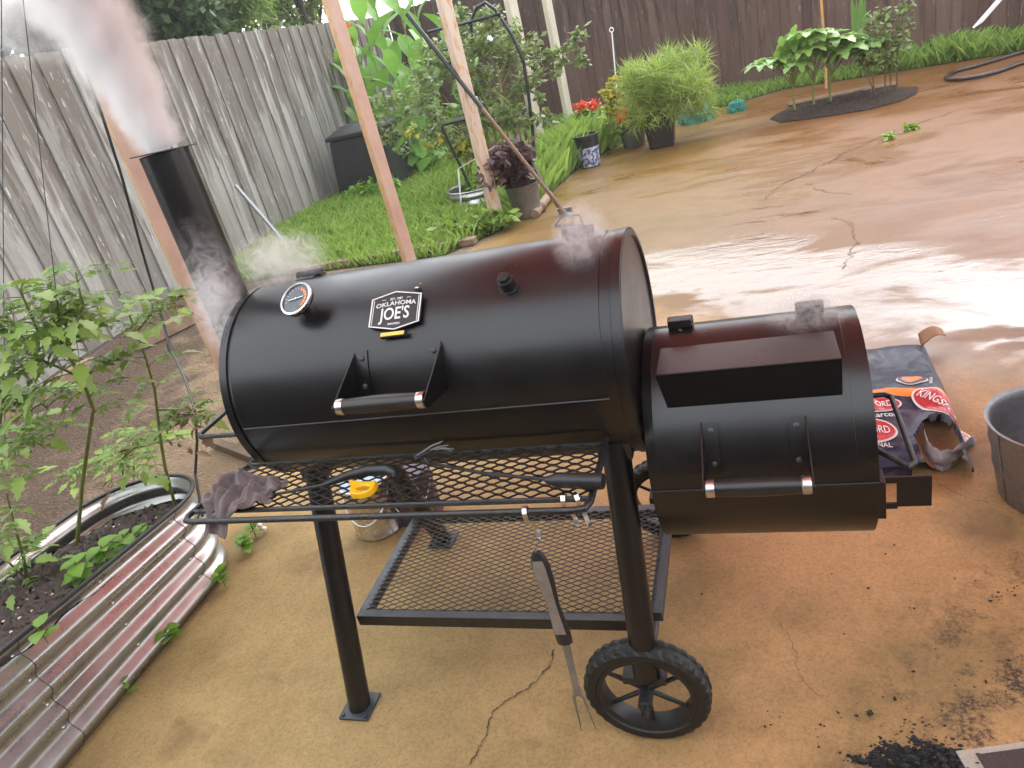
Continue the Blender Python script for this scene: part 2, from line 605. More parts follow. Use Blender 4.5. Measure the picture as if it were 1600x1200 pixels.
M['stem_brown'] = simple('brown_stem', (0.13, 0.085, 0.05), (0.07, 0.05, 0.03), 30, 0.7, 0, 0.3)
M['bark'] = simple('bark', (0.10, 0.075, 0.06), (0.05, 0.04, 0.03), 16, 0.85, 0, 0.8, 0.02, stretch=(1, 1, 0.3))
M['leaf_tomato'] = leafmat('tomato_leaf', (0.075, 0.145, 0.025), (0.23, 0.34, 0.06))
M['leaf_basil'] = leafmat('basil_leaf', (0.10, 0.22, 0.02), (0.22, 0.40, 0.05))
M['leaf_canna'] = leafmat('canna_leaf', (0.07, 0.18, 0.035), (0.20, 0.38, 0.07))
M['leaf_tangle'] = leafmat('tangle_leaf', (0.08, 0.125, 0.04), (0.23, 0.29, 0.10))
M['leaf_fern'] = leafmat('asparagus_fern', (0.17, 0.26, 0.05), (0.38, 0.48, 0.13))
M['leaf_yellow'] = leafmat('yellow_shrub', (0.25, 0.25, 0.03), (0.48, 0.42, 0.05))
M['leaf_fatsia'] = leafmat('lobed_leaf', (0.07, 0.18, 0.035), (0.24, 0.38, 0.09), 0.3)
M['leaf_dark'] = leafmat('dark_tree_leaf', (0.03, 0.06, 0.025), (0.08, 0.14, 0.05))
M['leaf_light'] = leafmat('light_tree_leaf', (0.10, 0.18, 0.04), (0.26, 0.36, 0.09))
M['leaf_purple'] = leafmat('purple_leaf', (0.05, 0.025, 0.03), (0.13, 0.07, 0.075))
M['leaf_brown'] = leafmat('withered_leaf', (0.12, 0.07, 0.035), (0.22, 0.13, 0.06))
M['grass'] = leafmat('grass_blade', (0.11, 0.20, 0.03), (0.30, 0.44, 0.10), 0.5, 0.4)
M['lawn_base'] = mk_soil('lawn_base', (0.03, 0.05, 0.015), (0.07, 0.10, 0.03))
M['petal_red'] = leafmat('red_petal', (0.55, 0.06, 0.03), (0.8, 0.16, 0.06))
M['petal_orange'] = leafmat('orange_petal', (0.75, 0.10, 0.01), (0.9, 0.22, 0.03))
M['crumb_white'] = simple('pale_crumbs', (0.75, 0.72, 0.66), (0.5, 0.3, 0.18), 4, 0.7, 0, 0.2)
M['charcoal'] = simple('charcoal', (0.02, 0.019, 0.02), (0.009, 0.009, 0.01), 60, 0.75, 0, 0.8, 0.01)


def mk_galv(name, c1, c2, r=0.3):
    t = NT(name)
    v = t.mapping()
    vo = t.n('TexVoronoi')
    vo.inputs['Scale'].default_value = 55
    t.L(v, vo.inputs['Vector'])
    n = t.noise(v, 5, 6, 0.65)
    f = t.math('ADD', t.math('MULTIPLY', t.sep(vo.outputs['Color'])[0], 0.14), t.math('MULTIPLY', n, 0.86))
    t.set(color=t.ramp(f, [(0.25, c2), (0.7, c1)]), metal=0.85, rough=t.ramp(n, [(0.3, r), (0.7, r + 0.16)]),
          normal=t.bump(n, 0.06, 0.01))
    return t.m


M['galv'] = mk_galv('galvanised_steel', (0.47, 0.465, 0.46), (0.38, 0.375, 0.37), 0.22)
M['galv_old'] = mk_galv('old_zinc', (0.36, 0.37, 0.38), (0.20, 0.20, 0.21), 0.42)

# ------------------------------------------------------------------ the setting
gm = MB()
gm.add([(-40, -30, 0), (40, -30, 0), (40, 60, 0), (-40, 60, 0)], [(0, 1, 2, 3)])
tag(gm.build('ground', M['soil'], smooth=False), kind='structure')
gm = MB()
pts = [(-2.35, -3, .004), (7, -3, .004), (7, 10.6, .004), (3.4, 10.35, .004), (0.6, 11.3, .004), (-1.1, 10.4, .004), (-1.75, 8.7, .004), (-1.95, 7.2, .004), (-2.1, 6.2, .004), (-2.5, 5.45, .004), (-2.72, 5.3, .004), (-2.5, 4.2, .004), (-2.36, 3.0, .004)]
gm.add(pts, [tuple(range(len(pts)))])
patio = tag(gm.build('patio', M['concrete'], smooth=False), kind='structure')


def strip(poly, wd, z, name, mat, parent):
    mb = MB()
    L = []
    for i, p in enumerate(poly):
        a = poly[max(i - 1, 0)]
        b = poly[min(i + 1, len(poly) - 1)]
        t = Vector((b[0] - a[0], b[1] - a[1], 0)).normalized()
        nn = Vector((-t.y, t.x, 0))
        ww = wd * (0.15 + rnd.random() * 0.8)
        c = Vector((p[0], p[1], z))
        L += [c + nn * ww, c - nn * ww]
    mb.add(L, [(2 * i, 2 * i + 1, 2 * i + 3, 2 * i + 2) for i in range(len(poly) - 1)])
    return mb.build(name, mat, parent, smooth=False)


def crackline(pix, n=14, amp=0.03):
    out = []
    for (a, b) in zip(pix[:-1], pix[1:]):
        A, B = PZ(*a), PZ(*b)
        for k in range(n):
            f = k / n
            q = A.lerp(B, f)
            s = (B - A).length
            out.append((q.x + rnd.uniform(-amp, amp) * s * 2, q.y + rnd.uniform(-amp, amp) * s * 2))
    out.append(tuple(PZ(*pix[-1])[:2]))
    return out


M['crack'] = simple('crack_dirt', (0.05, 0.032, 0.02), (0.025, 0.017, 0.012), 40, 0.9, 0, 0)
M['crack_far'] = simple('crack_far', (0.10, 0.055, 0.028), (0.06, 0.032, 0.018), 40, 0.8, 0, 0)
strip(crackline([(867, 1015), (862, 1040), (830, 1075), (790, 1100), (770, 1115), (762, 1150), (735, 1198)]), 0.0024, .0075, 'crack', M['crack'], patio)
strip(crackline([(1190, 315), (1222, 288), (1262, 272), (1318, 240), (1360, 222), (1425, 196), (1500, 172)], 14), 0.009, .0075, 'crack', M['crack_far'], patio)
strip(crackline([(1255, 285), (1285, 300), (1330, 305)], 14), 0.004, .0075, 'crack', M['crack_far'], patio)
strip(crackline([(1318, 420), (1340, 380), (1330, 350), (1300, 340)], 14), 0.004, .0075, 'crack', M['crack_far'], patio)
strip(crackline([(1218, 975), (1240, 1010), (1248, 1055), (1262, 1075), (1280, 1090)], 12), 0.0009, .0075, 'crack', M['crack'], patio)
strip(crackline([(1470, 760), (1510, 780), (1550, 790)], 12), 0.0012, .0075, 'crack', M['crack'], patio)

# lawn sheet
gm = MB()
lawn_poly = [(-5.7, 5.75), (-4.4, 5.95), (-2.55, 5.75), (-2.15, 6.3), (-1.98, 7.2), (-1.8, 8.7), (-1.15, 10.4), (0.55, 11.35), (3.35, 10.4), (3.2, 11.15), (-2.3, 12.9), (-5.9, 14)]
gm.add([(x, y, .0085) for x, y in lawn_poly], [tuple(range(len(lawn_poly)))])
tag(gm.build('lawn', M['lawn_base'], smooth=False), kind='structure')


def inpoly(x, y, poly):
    c = np.zeros(len(x), bool)
    n = len(poly)
    for i in range(n):
        x1, y1 = poly[i]
        x2, y2 = poly[(i + 1) % n]
        cond = ((y1 > y) != (y2 > y)) & (x < (x2 - x1) * (y - y1) / (y2 - y1 + 1e-12) + x1)
        c ^= cond
    return c


def blades(n, bx, poly, hmin, hmax, wd):
    x = nrng.uniform(bx[0], bx[1], n)
    y = nrng.uniform(bx[2], bx[3], n)
    k = inpoly(x, y, poly)
    x, y = x[k], y[k]
    n = len(x)
    clump = 0.6 + 0.5 * np.sin(x * 5.1 + np.sin(y * 4.3) * 2) * np.cos(y * 6.7 + x)
    h = nrng.uniform(hmin, hmax, n) * (0.65 + 0.6 * np.clip(clump, 0, 1))
    a = nrng.uniform(0, 2 * np.pi, n)
    l = nrng.uniform(0.2, 0.9, n) * h
    d = nrng.uniform(0, 2 * np.pi, n)
    wv = wd * nrng.uniform(.6, 1.3, n)
    V = np.zeros((n, 4, 3))
    ca, sa = np.cos(a) * wv, np.sin(a) * wv
    V[:, 0] = np.stack([x - ca, y - sa, 0 * x], 1)
    V[:, 1] = np.stack([x + ca, y + sa, 0 * x], 1)
    V[:, 2] = np.stack([x + ca * .7 + np.cos(d) * l * .4, y + sa * .7 + np.sin(d) * l * .4, h * .65], 1)
    V[:, 3] = np.stack([x + np.cos(d) * l, y + np.sin(d) * l, h], 1)
    return V


V = np.concatenate([blades(52000, (-5.7, -1.9, 5.7, 13), lawn_poly, 0.05, 0.15, 0.006),
                    blades(30000, (-1.9, 3.4, 9.5, 12.8), lawn_poly, 0.05, 0.14, 0.007),
                    blades(5500, (1.6, 3.5, 10.2, 11.8), lawn_poly, 0.12, 0.27, 0.007),
                    blades(3000, (-2.3, -1.5, 7.0, 10.2), lawn_poly, 0.15, 0.40, 0.006)])
V[:, :, 2] += 0.008
tag(np_mesh('grass', V, 4, M['grass']), 'green grass growing along the two fences', 'grass', kind='stuff')


# ------------------------------------------------------------------ fences
def fence(name, label, A, B, height, bw, mat, railmat, seed, origin_shift, hj=0.03, dog=True):
    r = random.Random(seed)
    A, B = Vector(A), Vector(B)
    L = (B - A).length
    d = (B - A).normalized()
    root = thing(name, A, label, 'fence')
    ang = math.atan2(d.y, d.x)
    n = int(L / bw)
    for i in range(n):
        wd = bw + 0.006 + r.random() * 0.003
        h = height + r.uniform(-hj, hj)
        th = 0.017
        tw = r.uniform(-0.02, 0.02)
        c = 0.022
        mb = MB()
        prof = [Vector((-wd / 2, -th / 2, 0.03)), Vector((wd / 2, -th / 2, 0.03)), Vector((wd / 2 + r.uniform(-.004, .004), -th / 2, h - (c if dog else 0))),
                Vector((wd / 2 - c, -th / 2, h)), Vector((-wd / 2 + c, -th / 2, h)), Vector((-wd / 2, -th / 2, h - (c if dog else 0)))]
        mb.prism(prof, (0, th, 0))
        me = mb.mesh(mat, (0, 0, 0), False, 'board')
        o = link('board', me, root, d * (bw * (i + .5)) + Vector((-d.y, d.x, 0)) * ((.0087 if i % 2 else -.0087) + r.uniform(-.0002, .0002)), (0, r.uniform(-.003, .003), ang + tw * .12))
    for z in (0.35, height * .55, height - .3):
        mb = MB()
        mb.box((L / 2, 0, 0), (L, 0.04, 0.09))
        me = mb.mesh(railmat, (0, 0, 0), False, 'rail')
        link('rail', me, root, Vector((-d.y, d.x, 0)) * origin_shift + Vector((0, 0, z)), (0, 0, ang))
    for k in range(int(L / 2.4) + 1):
        mb = MB()
        mb.box((0, 0, height / 2 - .05), (.09, .09, height - .1))
        me = mb.mesh(railmat, (0, 0, 0), False, 'post')
        link('post', me, root, d * min(k * 2.4 + .1, L - .1) + Vector((-d.y, d.x, 0)) * origin_shift * 2.15, (0, 0, ang))
    return root


fence('board_fence', 'weathered grey board fence with pale peeling streaks behind the smokestack', (-5.06, 0.2, 0), (-5.93, 13.9, 0), 2.3, 0.152, M['fence_grey'], M['fence_grey'], 3, 0.045, 0.010)
fence('board_fence', 'dark wet brown board fence along the far side of the patio', (-5.95, 13.98, 0), (5.4, 10.45, 0), 2.35, 0.146, M['fence_brown'], M['fence_brown'], 4, 0.045, 0.015)

# ------------------------------------------------------------------ patio canopy overhead (keeps the near concrete dry)
def canopy():
    root = thing('patio_canopy', (2.6, 3.3, 0), 'translucent red brown panelled patio canopy over the smoker', 'canopy')
    x0, x1, y0, y1 = -1.40, 5.0, 0.95, 5.2
    zf = lambda y: 2.50 - (y - y0) * 0.045
    n = 28
    for i in range(n):
        a = y0 + (y1 - y0) * i / n
        b = y0 + (y1 - y0) * (i + 1) / n - 0.008
        mb = MB()
        mb.add([(x0, a, zf(a)), (x1, a, zf(a)), (x1, b, zf(b)), (x0, b, zf(b)), (x0, a, zf(a) + .02), (x1, a, zf(a) + .02), (x1, b, zf(b) + .02), (x0, b, zf(b) + .02)],
               [(0, 1, 2, 3), (4, 5, 6, 7), (0, 1, 5, 4), (1, 2, 6, 5), (2, 3, 7, 6), (3, 0, 4, 7)])
        mb.build('panel', M['canopy_red'], root, smooth=False)
    for x in (-1.3, .2, 1.7, 3.2, 4.7):
        mb = MB()
        mb.add([(x, y0, zf(y0) + .021), (x + .05, y0, zf(y0) + .021), (x + .05, y1, zf(y1) + .021), (x, y1, zf(y1) + .021), (x, y0, zf(y0) + .15), (x + .05, y0, zf(y0) + .15), (x + .05, y1, zf(y1) + .15), (x, y1, zf(y1) + .15)],
               [(0, 1, 2, 3), (4, 5, 6, 7), (0, 1, 5, 4), (1, 2, 6, 5), (2, 3, 7, 6), (3, 0, 4, 7)])
        mb.build('beam', M['wood_brown'], root, smooth=False)
    for (x, y) in ((3.9, 1.3), (3.9, 3.4), (2.6, 3.4), (2.6, 1.3)):
        mb = MB()
        mb.box((x, y, zf(y) / 2 - .001), (.1, .1, zf(y) - .004))
        mb.build('post', M['wood_brown'], root, smooth=False)


canopy()
mb = MB()
mb.box((1.0, -1.6, 1.25), (12, .2, 2.5))
tag(mb.build('house_wall', simple('brown_siding', (.05, .034, .028), (.035, .024, .02), 6, .7, 0, .2), None, (1.0, -1.6, 0), smooth=False), kind='structure')

# ------------------------------------------------------------------ posts in a row behind the smoker
POSTS = [((-2.585, 2.86), 0.118, 'post_pink', 'pink painted post right behind the smokestack'),
         ((-2.80, 5.62), 0.105, 'post_pink', 'tall pink post with orange peeling edge above the middle of the barrel'),
         ((-2.24, 6.50), 0.105, 'post_cream2', 'tall pale post with the rusty rake leaning on it'),
         ((-2.48, 9.55), 0.125, 'post_cream', 'cream post with a black hoop beside it'),
         ((-2.52, 11.75), 0.115, 'post_cream', 'farthest cream post in front of the dark brown fence')]
t = NT('flaking_pale_paint')
v = t.mapping((1, 1, .3))
nn = t.noise(v, 22, 6, .7, .5)
t.set(color=t.mix(t.ramp(nn, [(.5, 0.), (.6, 1.)]), (0.56, 0.45, 0.36), (0.50, 0.28, 0.12)), rough=.6, normal=t.bump(nn, .4, .004))
M['post_cream2'] = t.m
for (x, y), wd, mt, lb in POSTS:
    mb = MB()
    mb.box((0, 0, 1.7), (wd * .92, wd * .92, 3.4))
    o = mb.build('wooden_post', M[mt], None, (0, 0, 0), smooth=False, bevel=0.006)
    o.location = (x, y, 0)
    o.rotation_euler = (0, 0, math.radians(50))
    tag(o, lb, 'post', 'row of garden posts')

# ------------------------------------------------------------------ the smoker
YC, ZC, RC = 1.52, 0.917, 0.2485
XL, XR = -1.2155, -0.2533
FY, FZ, FR = 1.52, 0.679, 0.2443
FXL, FXR = -0.250, 0.186
sm = thing('offset_smoker', (-0.75, 1.52, 0), 'large black offset smoker with side firebox, smokestack, mesh shelf and wheels', 'smoker')
D2R = math.pi / 180


def cyl(x, phi, r=RC, yc=YC, zc=ZC):
    return Vector((x, yc - r * math.cos(phi * D2R), zc + r * math.sin(phi * D2R)))


def drum(x0, x1, r, yc, zc, seg=72):
    mb = MB()
    e = 0.004
    mb.lathe([(0, x0 + .006), (r - .016, x0 + .006), (r - .010, x0), (r - .001, x0), (r, x0 + .002), (r, x1 - .002), (r - .001, x1), (r - .010, x1), (r - .016, x1 - .006), (0, x1 - .006)], (0, yc, zc), 'X', seg)
    return mb


def shell(x0, x1, p0, p1, r, th, yc, zc, n=40):
    """curved plate from phi p0 to p1"""
    mb = MB()
    vs, fs = [], []
    for k in range(n + 1):
        ph = p0 + (p1 - p0) * k / n
        for rr in (r, r + th):
            for x in (x0, x1): vs.append(cyl(x, ph, rr, yc, zc))
    for k in range(n):
        a = 4 * k
        b = a + 4
        fs += [(a, a + 1, b + 1, b), (a + 2, b + 2, b + 3, a + 3), (a, b, b + 2, a + 2), (a + 1, a + 3, b + 3, b + 1)]
    fs += [(0, 2, 3, 1), (4 * n, 4 * n + 1, 4 * n + 3, 4 * n + 2)]
    return mb.add(vs, fs)


barrel = drum(XL, XR, RC, YC, ZC).build('barrel', M['black'], sm)
# rim bands at the ends of the barrel
for x in (XL + .012, XR - .012):
    mb = MB()
    mb.lathe([(RC + .0005, x - .011), (RC + .0028, x - .010), (RC + .0028, x + .010), (RC + .0005, x + .011)], (0, YC, ZC), 'X', 72)
    mb.build('rim_band', M['black'], barrel)
lid = shell(-1.181, -0.2975, -1.2, 101, RC + .0008, .0042, YC, ZC, 56).build('lid', M['black'], sm, bevel=0.0012)
mb = MB()
mb.tube([cyl(-1.181, -1.6, RC + .004), cyl(-.2975, -1.6, RC + .004)], .0022, 6)
mb.build('lid_lip', M['iron_grey'], lid)

# thermometer
tb = cyl(-0.968, 57, RC + .004)
nrm = Vector((0, -math.cos(57 * D2R), math.sin(57 * D2R)))
th_ = thing('thermometer', (0, 0, 0), None, None)
th_.parent = sm
th_.location = Vector((0, 0, 0))


def frame_from(nv, upv=Vector((0, 0, 1))):
    nv = nv.normalized()
    x = upv.cross(nv).normalized()
    y = nv.cross(x)
    return Matrix((x, y, nv)).transposed()


# the gauge face is tipped towards the open left side
gn = Vector((-0.10, -0.60, 0.78)).normalized()
gc = PX(464, 468, -.982)
print('gauge stand-off', (gc - tb).length)
G = frame_from(gn)


def disc_stack(prof, c, R3, n=36):
    mb = MB()
    mb.lathe(prof, (0, 0, 0), 'Z', n)
    mb.v = [tuple(Vector(c) + R3 @ Vector(q)) for q in mb.v]
    return mb


disc_stack([(0.0, -.012), (.034, -.012), (.0405, -.008), (.0405, .004), (.038, .0045)], gc, G).build('gauge_case', M['black_plastic'], th_)
disc_stack([(.0415, -.003), (.0425, .001), (.0415, .006), (.0370, .0065), (.0360, .004), (.0360, .002)], gc, G).build('bezel', M['steel'], th_)
disc_stack([(0, .0025), (.0362, .0025)], gc, G).build('dial', M['dial'], th_)
mb = MB()
mb.lathe([(.022, 0.0031), (.029, 0.0031)], (0, 0, 0), 'Z', 14, -0.75, 1.35)
mb.v = [tuple(gc + G @ Vector(q)) for q in mb.v]
mb.build('heat_zone', M['orange_print'], th_, smooth=False)
mb = MB()
for k in range(13):
    a = math.radians(200 - k * 18)
    mb.box((math.cos(a) * .0275, math.sin(a) * .0275, .0034), (.0048, .0011, .0004), Matrix.Rotation(a, 3, 'Z'))
mb.v = [tuple(gc + G @ Vector(q)) for q in mb.v]
mb.build('tick_marks', M['white_print'], th_, smooth=False)
mb = MB()
mb.box((0, 0, .005), (.042, .0024, .0008), Matrix.Rotation(math.radians(14), 3, 'Z'))
mb.ball((0, 0, .0045), .003, 8, 5)
mb.v = [tuple(gc + G @ Vector(q)) for q in mb.v]
mb.build('needle', M['white_print'], th_, smooth=False)
mb = MB()
mb.tube([tb - nrm * .004, tb + nrm * .03, gc - gn * .010], [.0135, .0135, .011], 12)
mb.build('gauge_stem', M['black_plastic'], th_)
mb = MB()
mb.tube([tb - nrm * .002, tb + nrm * .008], .020, 6)
mb.build('lock_nut', M['iron'], th_, smooth=False)

# badge
BX, BP = -0.7415, 51.0
bn = Vector((0, -math.cos(BP * D2R), math.sin(BP * D2R)))
bu = Vector((0, math.sin(BP * D2R), math.cos(BP * D2R)))
bx_ = Vector((1, 0, 0))
bc = cyl(BX, BP, RC + .0165)


def bp(a, b, c=0.0): return bc + bx_ * a + bu * b + bn * c


hexo = [(-.0605, .034), (-.003, .0475), (.0605, .034), (.0605, -.034), (.003, -.0475), (-.0605, -.034)]
hexi = [(a * .945, b * .94) for a, b in hexo]
bad = MB().prism([bp(a, b, -.008) for a, b in hexo], bn * .008).build('badge', M['badge'], sm, smooth=False, bevel=.0012)
MB().prism([bp(0, 0, -.016) + bx_ * a * .5 + bu * b * .5 for a, b in hexo], bn * .008).build('badge_mount', M['badge'], bad, smooth=False)


def ring(o1, o2, name, mat, par, z0=.0002, z1=.0018):
    mb = MB()
    n = len(o1)
    vs = [bp(a, b, z0) for a, b in o1] + [bp(a, b, z0) for a, b in o2] + [bp(a, b, z1) for a, b in o1] + [bp(a, b, z1) for a, b in o2]
    fs = []
    for i in range(n):
        j = (i + 1) % n
        fs += [(2 * n + i, 2 * n + j, 3 * n + j, 3 * n + i), (i, j, 2 * n + j, 2 * n + i), (n + i, n + j, 3 * n + j, 3 * n + i)]
    mb.add(vs, fs)
    return mb.build(name, mat, par, smooth=False)


ring(hexo, [(a * .952, b * .945) for a, b in hexo], 'badge_border', M['white_print'], bad)
for sx in (-1, 1):
    mb = MB()
    mb.prism([bp(sx * .0535, .030, .0002), bp(sx * .0549, .030, .0002), bp(sx * .0549, -.030, .0002), bp(sx * .0535, -.030, .0002)], bn * .001)
    mb.build('badge_line', M['white_print'], bad, smooth=False)


def badge_text(txt, size, y, sx=1.0, sy=1.0, arc=0.0, name='lettering'):
    vs, fs = text_geo(txt, size, 0.0006)
    mb = MB()
    mb.add([bp(q.x * sx, y + q.y * sy - arc * (q.x * sx) ** 2, .0008 + q.z) for q in vs], fs)
    return mb.build(name, M['white_print'], bad, smooth=False)


badge_text('EST. 1987', .0075, .0285)
badge_text('OKLAHOMA', .0172, .0175, 1.0, .85, 1.4)
badge_text("JOE'S", .037, -.0085, .86, 1.12, 0.0)
badge_text('SMOKERS', .0068, -.0325)
for sx in (-1, 1):
    mb = MB()
    mb.box((0, 0, 0), (.01, .001, .0008))
    mb.v = [tuple(bp(sx * .030 + q[0], .0285 + q[1], .001 + q[2])) for q in mb.v]
    mb.build('badge_dash', M['white_print'], bad, smooth=False)
mb = MB()
mb.prism([bp(-.030, -.0505, -.010), bp(.030, -.0505, -.010), bp(.030, -.0625, -.010), bp(-.030, -.0625, -.010)], bn * .010)
pl = mb.build('badge_plate', M['badge'], bad, smooth=False, bevel=.001)
mb = MB()
mb.prism([bp(-.0278, -.0522, .0005), bp(.0278, -.0522, .0005), bp(.0278, -.0608, .0005), bp(-.0278, -.0608, .0005)], bn * .001)
mb.build('plate_face', M['brass'], bad, smooth=False)
c = cyl(-.700, 63.6, RC + .008)
mb = MB()
mb.box(c, (.012, .008, .007))
mb.box(c + Vector((.006, 0, .006)), (.006, .004, .012), Matrix.Rotation(.5, 3, 'Y'))
mb.build('small_clip', M['steel'], sm, smooth=False)

# probe plug
pc, pn = cyl(-.487, 57, RC), Vector((0, -math.cos(57 * D2R), math.sin(57 * D2R)))
mb = MB()
mb.tube([pc, pc + pn * .008], .021, 8)
mb.tube([pc + pn * .006, pc + pn * .034], .0165, 16)
mb.tube([pc + pn * .033, pc + pn * .043], .0125, 6)
mb.build('probe_plug', M['black_plastic'], sm, bevel=.001)


def handle(x0, x1, yc, zc, r, ptop, pbot, gy_, gz_, grip_r, par, fl_in=True):
    """two bent brackets and a grip between them"""
    for sgn, x in ((1, x0), (-1, x1)):
        # flange on the lid
        fw = .030 * sgn
        f = MB()
        n = 8
        vs, fs = [], []
        for k in range(n + 1):
            ph = pbot + (ptop - pbot) * k / n
            for rr in (r + .0055, r + .0085):
                vs += [cyl(x, ph, rr, yc, zc), cyl(x + fw, ph, rr, yc, zc)]
        for k in range(n):
            a = 4 * k
            b = a + 4
            fs += [(a, a + 1, b + 1, b), (a + 2, b + 2, b + 3, a + 3), (a, b, b + 2, a + 2), (a + 1, a + 3, b + 3, b + 1)]
        fs += [(0, 2, 3, 1), (4 * n, 4 * n + 1, 4 * n + 3, 4 * n + 2)]
        f.add(vs, fs)
        br = f.build('handle_bracket', M['black'], par)
        # web standing out from the lid
        T, B = cyl(x, ptop, r + .0055, yc, zc), cyl(x, pbot, r + .0055, yc, zc)
        gc_ = Vector((x, gy_, gz_))
        poly = [T] + [cyl(x, ptop + (pbot - ptop) * k / 6, r + .0055, yc, zc) for k in range(1, 6)] + [B, gc_ + Vector((0, .012, -.017)), gc_ + Vector((0, -.012, -.014)), gc_ + Vector((0, -.017, .006))]
        MB().prism(poly, Vector((-.003 * sgn, 0, 0))).build('bracket_web', M['black'], br, smooth=False)
        for ph in (ptop - 4, pbot + 5.5):
            c0 = cyl(x + fw * .55, ph, r + .0085, yc, zc)
            nv = Vector((0, -math.cos(ph * D2R), math.sin(ph * D2R)))
            s = MB()
            s.tube([c0, c0 + nv * .0025, c0 + nv * .0045], [.0062, .0062, .003], 10)
            s.build('screw', M['iron_grey'], br)
    g = MB()
    L = x1 - x0
    pr = []
    for k in range(15):
        f_ = k / 14
        pr.append(Vector((x0 + .004 + (L - .008) * f_, gy_, gz_)))
    rad = [grip_r * (0.90 + .22 * math.sin(math.pi * k / 14)) for k in range(15)]
    g.tube(pr, rad, 18)
    gr = g.build('handle_grip', M['grip'], par)
    for xa, xb in ((x0 + .002, x0 + .019), (x1 - .019, x1 - .002)):
        f_ = MB()
        f_.tube([(xa, gy_, gz_), (xa + .002, gy_, gz_), (xb - .002, gy_, gz_), (xb, gy_, gz_)], [grip_r * .95, grip_r * 1.06, grip_r * 1.06, grip_r * .99], 18)
        f_.build('ferrule', M['steel'], gr)


handle(-0.842, -0.637, YC, ZC, RC, 33.5, 10.5, PX(598, 630, -.735).y + .0, PX(598, 630, -.735).z, .0165, lid)

# hinges of the big lid
for x in (-1.06, -0.365):
    mb = MB()
    c = cyl(x, 101, RC + .012)
    mb.tube([c - Vector((.035, 0, 0)), c + Vector((.035, 0, 0))], .011, 10)
    mb.box(c + Vector((0, -.018, -.004)), (.05, .03, .007))
    mb.box(c + Vector((0, .018, -.012)), (.05, .034, .007))
    mb.build('hinge', M['iron'], sm, bevel=.001)

# smokestack on the left end
SX, SY, SR = -1.300, 1.53, 0.0575
mb = MB()
mb.lathe([(SR - .003, 1.02), (SR, 1.02), (SR, 1.530), (SR - .003, 1.530), (SR - .003, 1.02)], (SX, SY, 0), 'Z', 40)
st = mb.build('smokestack', M['black'], sm)
mb = MB()
mb.tube([(SX, SY, 1.03), (SX, SY, 1.00), (SX + .012, SY, .965), (SX + .045, SY, .945), (XL + .004, SY, .945)], [SR - .002, SR - .002, SR - .003, SR - .005, SR - .005], 28)
mb.build('stack_elbow', M['black'], st)
mb = MB()
mb.lathe([(0, -.0015), (.078, -.0015), (.078, .0015), (0, .0015)], (0, 0, 0), 'Z', 36)
ld = (PY(298, 226, 1.55) - PY(212, 245, 1.55)).normalized()
dc = PY(256, 236, 1.55)
dn_ = ld.cross((dc - CAM).normalized()).normalized()
Rm = frame_from(dn_ if dn_.z > 0 else -dn_, Vector((0, 1, 0)))
mb.v = [tuple(dc + Rm @ Vector(q)) for q in mb.v]
mb.build('stack_damper', M['iron'], st)

# lift handle on the left end
A, B_ = PZ(308, 683, .865), PZ(352, 647, .865)
mb = MB()
mb.tube([(XL + .003, A.y - .004, .865), (A.x + .012, A.y, .865), (A.x, A.y + .012, .865), (A.x, A.y + .30, .865), (A.x + .012, A.y + .312, .865), (XL + .003, A.y + .312, .865)], .0065, 8)
mb.build('lift_handle', M['iron'], sm)

# firebox
fbx = drum(FXL, FXR, FR, FY, FZ).build('firebox', M['black'], sm)
lower = shell(FXL + .0015, FXR - .0015, -89, -0.6, FR + .0006, .0016, FY, FZ, 40).build('firebox_lower_shell', M['black'], fbx)
mb = MB()
mb.tube([cyl(FXL + .002, -.6, FR + .0016, FY, FZ), cyl(FXR - .002, -.6, FR + .0016, FY, FZ)], .0016, 6)
mb.build('shell_seam', M['iron_grey'], fbx)
flid = shell(-.2305, .1485, 8.6, 97, FR + .0008, .0034, FY, FZ, 46).build('firebox_lid', M['black'], sm, bevel=.001)
# warming plate: flat top plate with a deep front lip
ztop = 0.9165
yl = 1.336
zl0 = FZ + FR * math.sin(41 * D2R) + .004
plate = MB().box(((-.211 + .134) / 2, (yl + 1.505) / 2, ztop + .0015), (.345, 1.505 - yl, .003)).build('warming_plate', M['black'], sm, bevel=.001)
MB().prism([Vector((-.2115, yl - .0015, ztop + .003)), Vector((.1345, yl - .0015, ztop + .003)), Vector((.1330, yl - .0015, zl0)), Vector((-.197, yl - .0015, zl0))], (0, -.003, 0)).build('plate_lip', simple('matte_black_paint', (.004, .004, .004), (.002, .002, .002), 30, .6, 0, .05, spec=.2), plate, smooth=False)
handle(-0.131, 0.062, FY, FZ, FR, 33.0, 8.0, PX(1100, 764, -.132).y + .0, PX(1100, 764, -.132).z, .0165, flid)
for x in (-.172, .098):
    c = cyl(x, 99, FR + .012, FY, FZ)
    mb = MB()
    mb.tube([c - Vector((.028, 0, -.004)), c + Vector((.028, 0, .004))], .0095, 10)
    mb.box(c + Vector((0, -.012, .006)), (.052, .03, .018))
    hg = mb.build('hinge', M['iron'], sm, bevel=.0015)
    c2_ = cyl(x, 90, FR + .006, FY, FZ)
    s = MB()
    s.ball(c2_, .006, 10, 6)
    s.build('screw', M['iron'], hg)
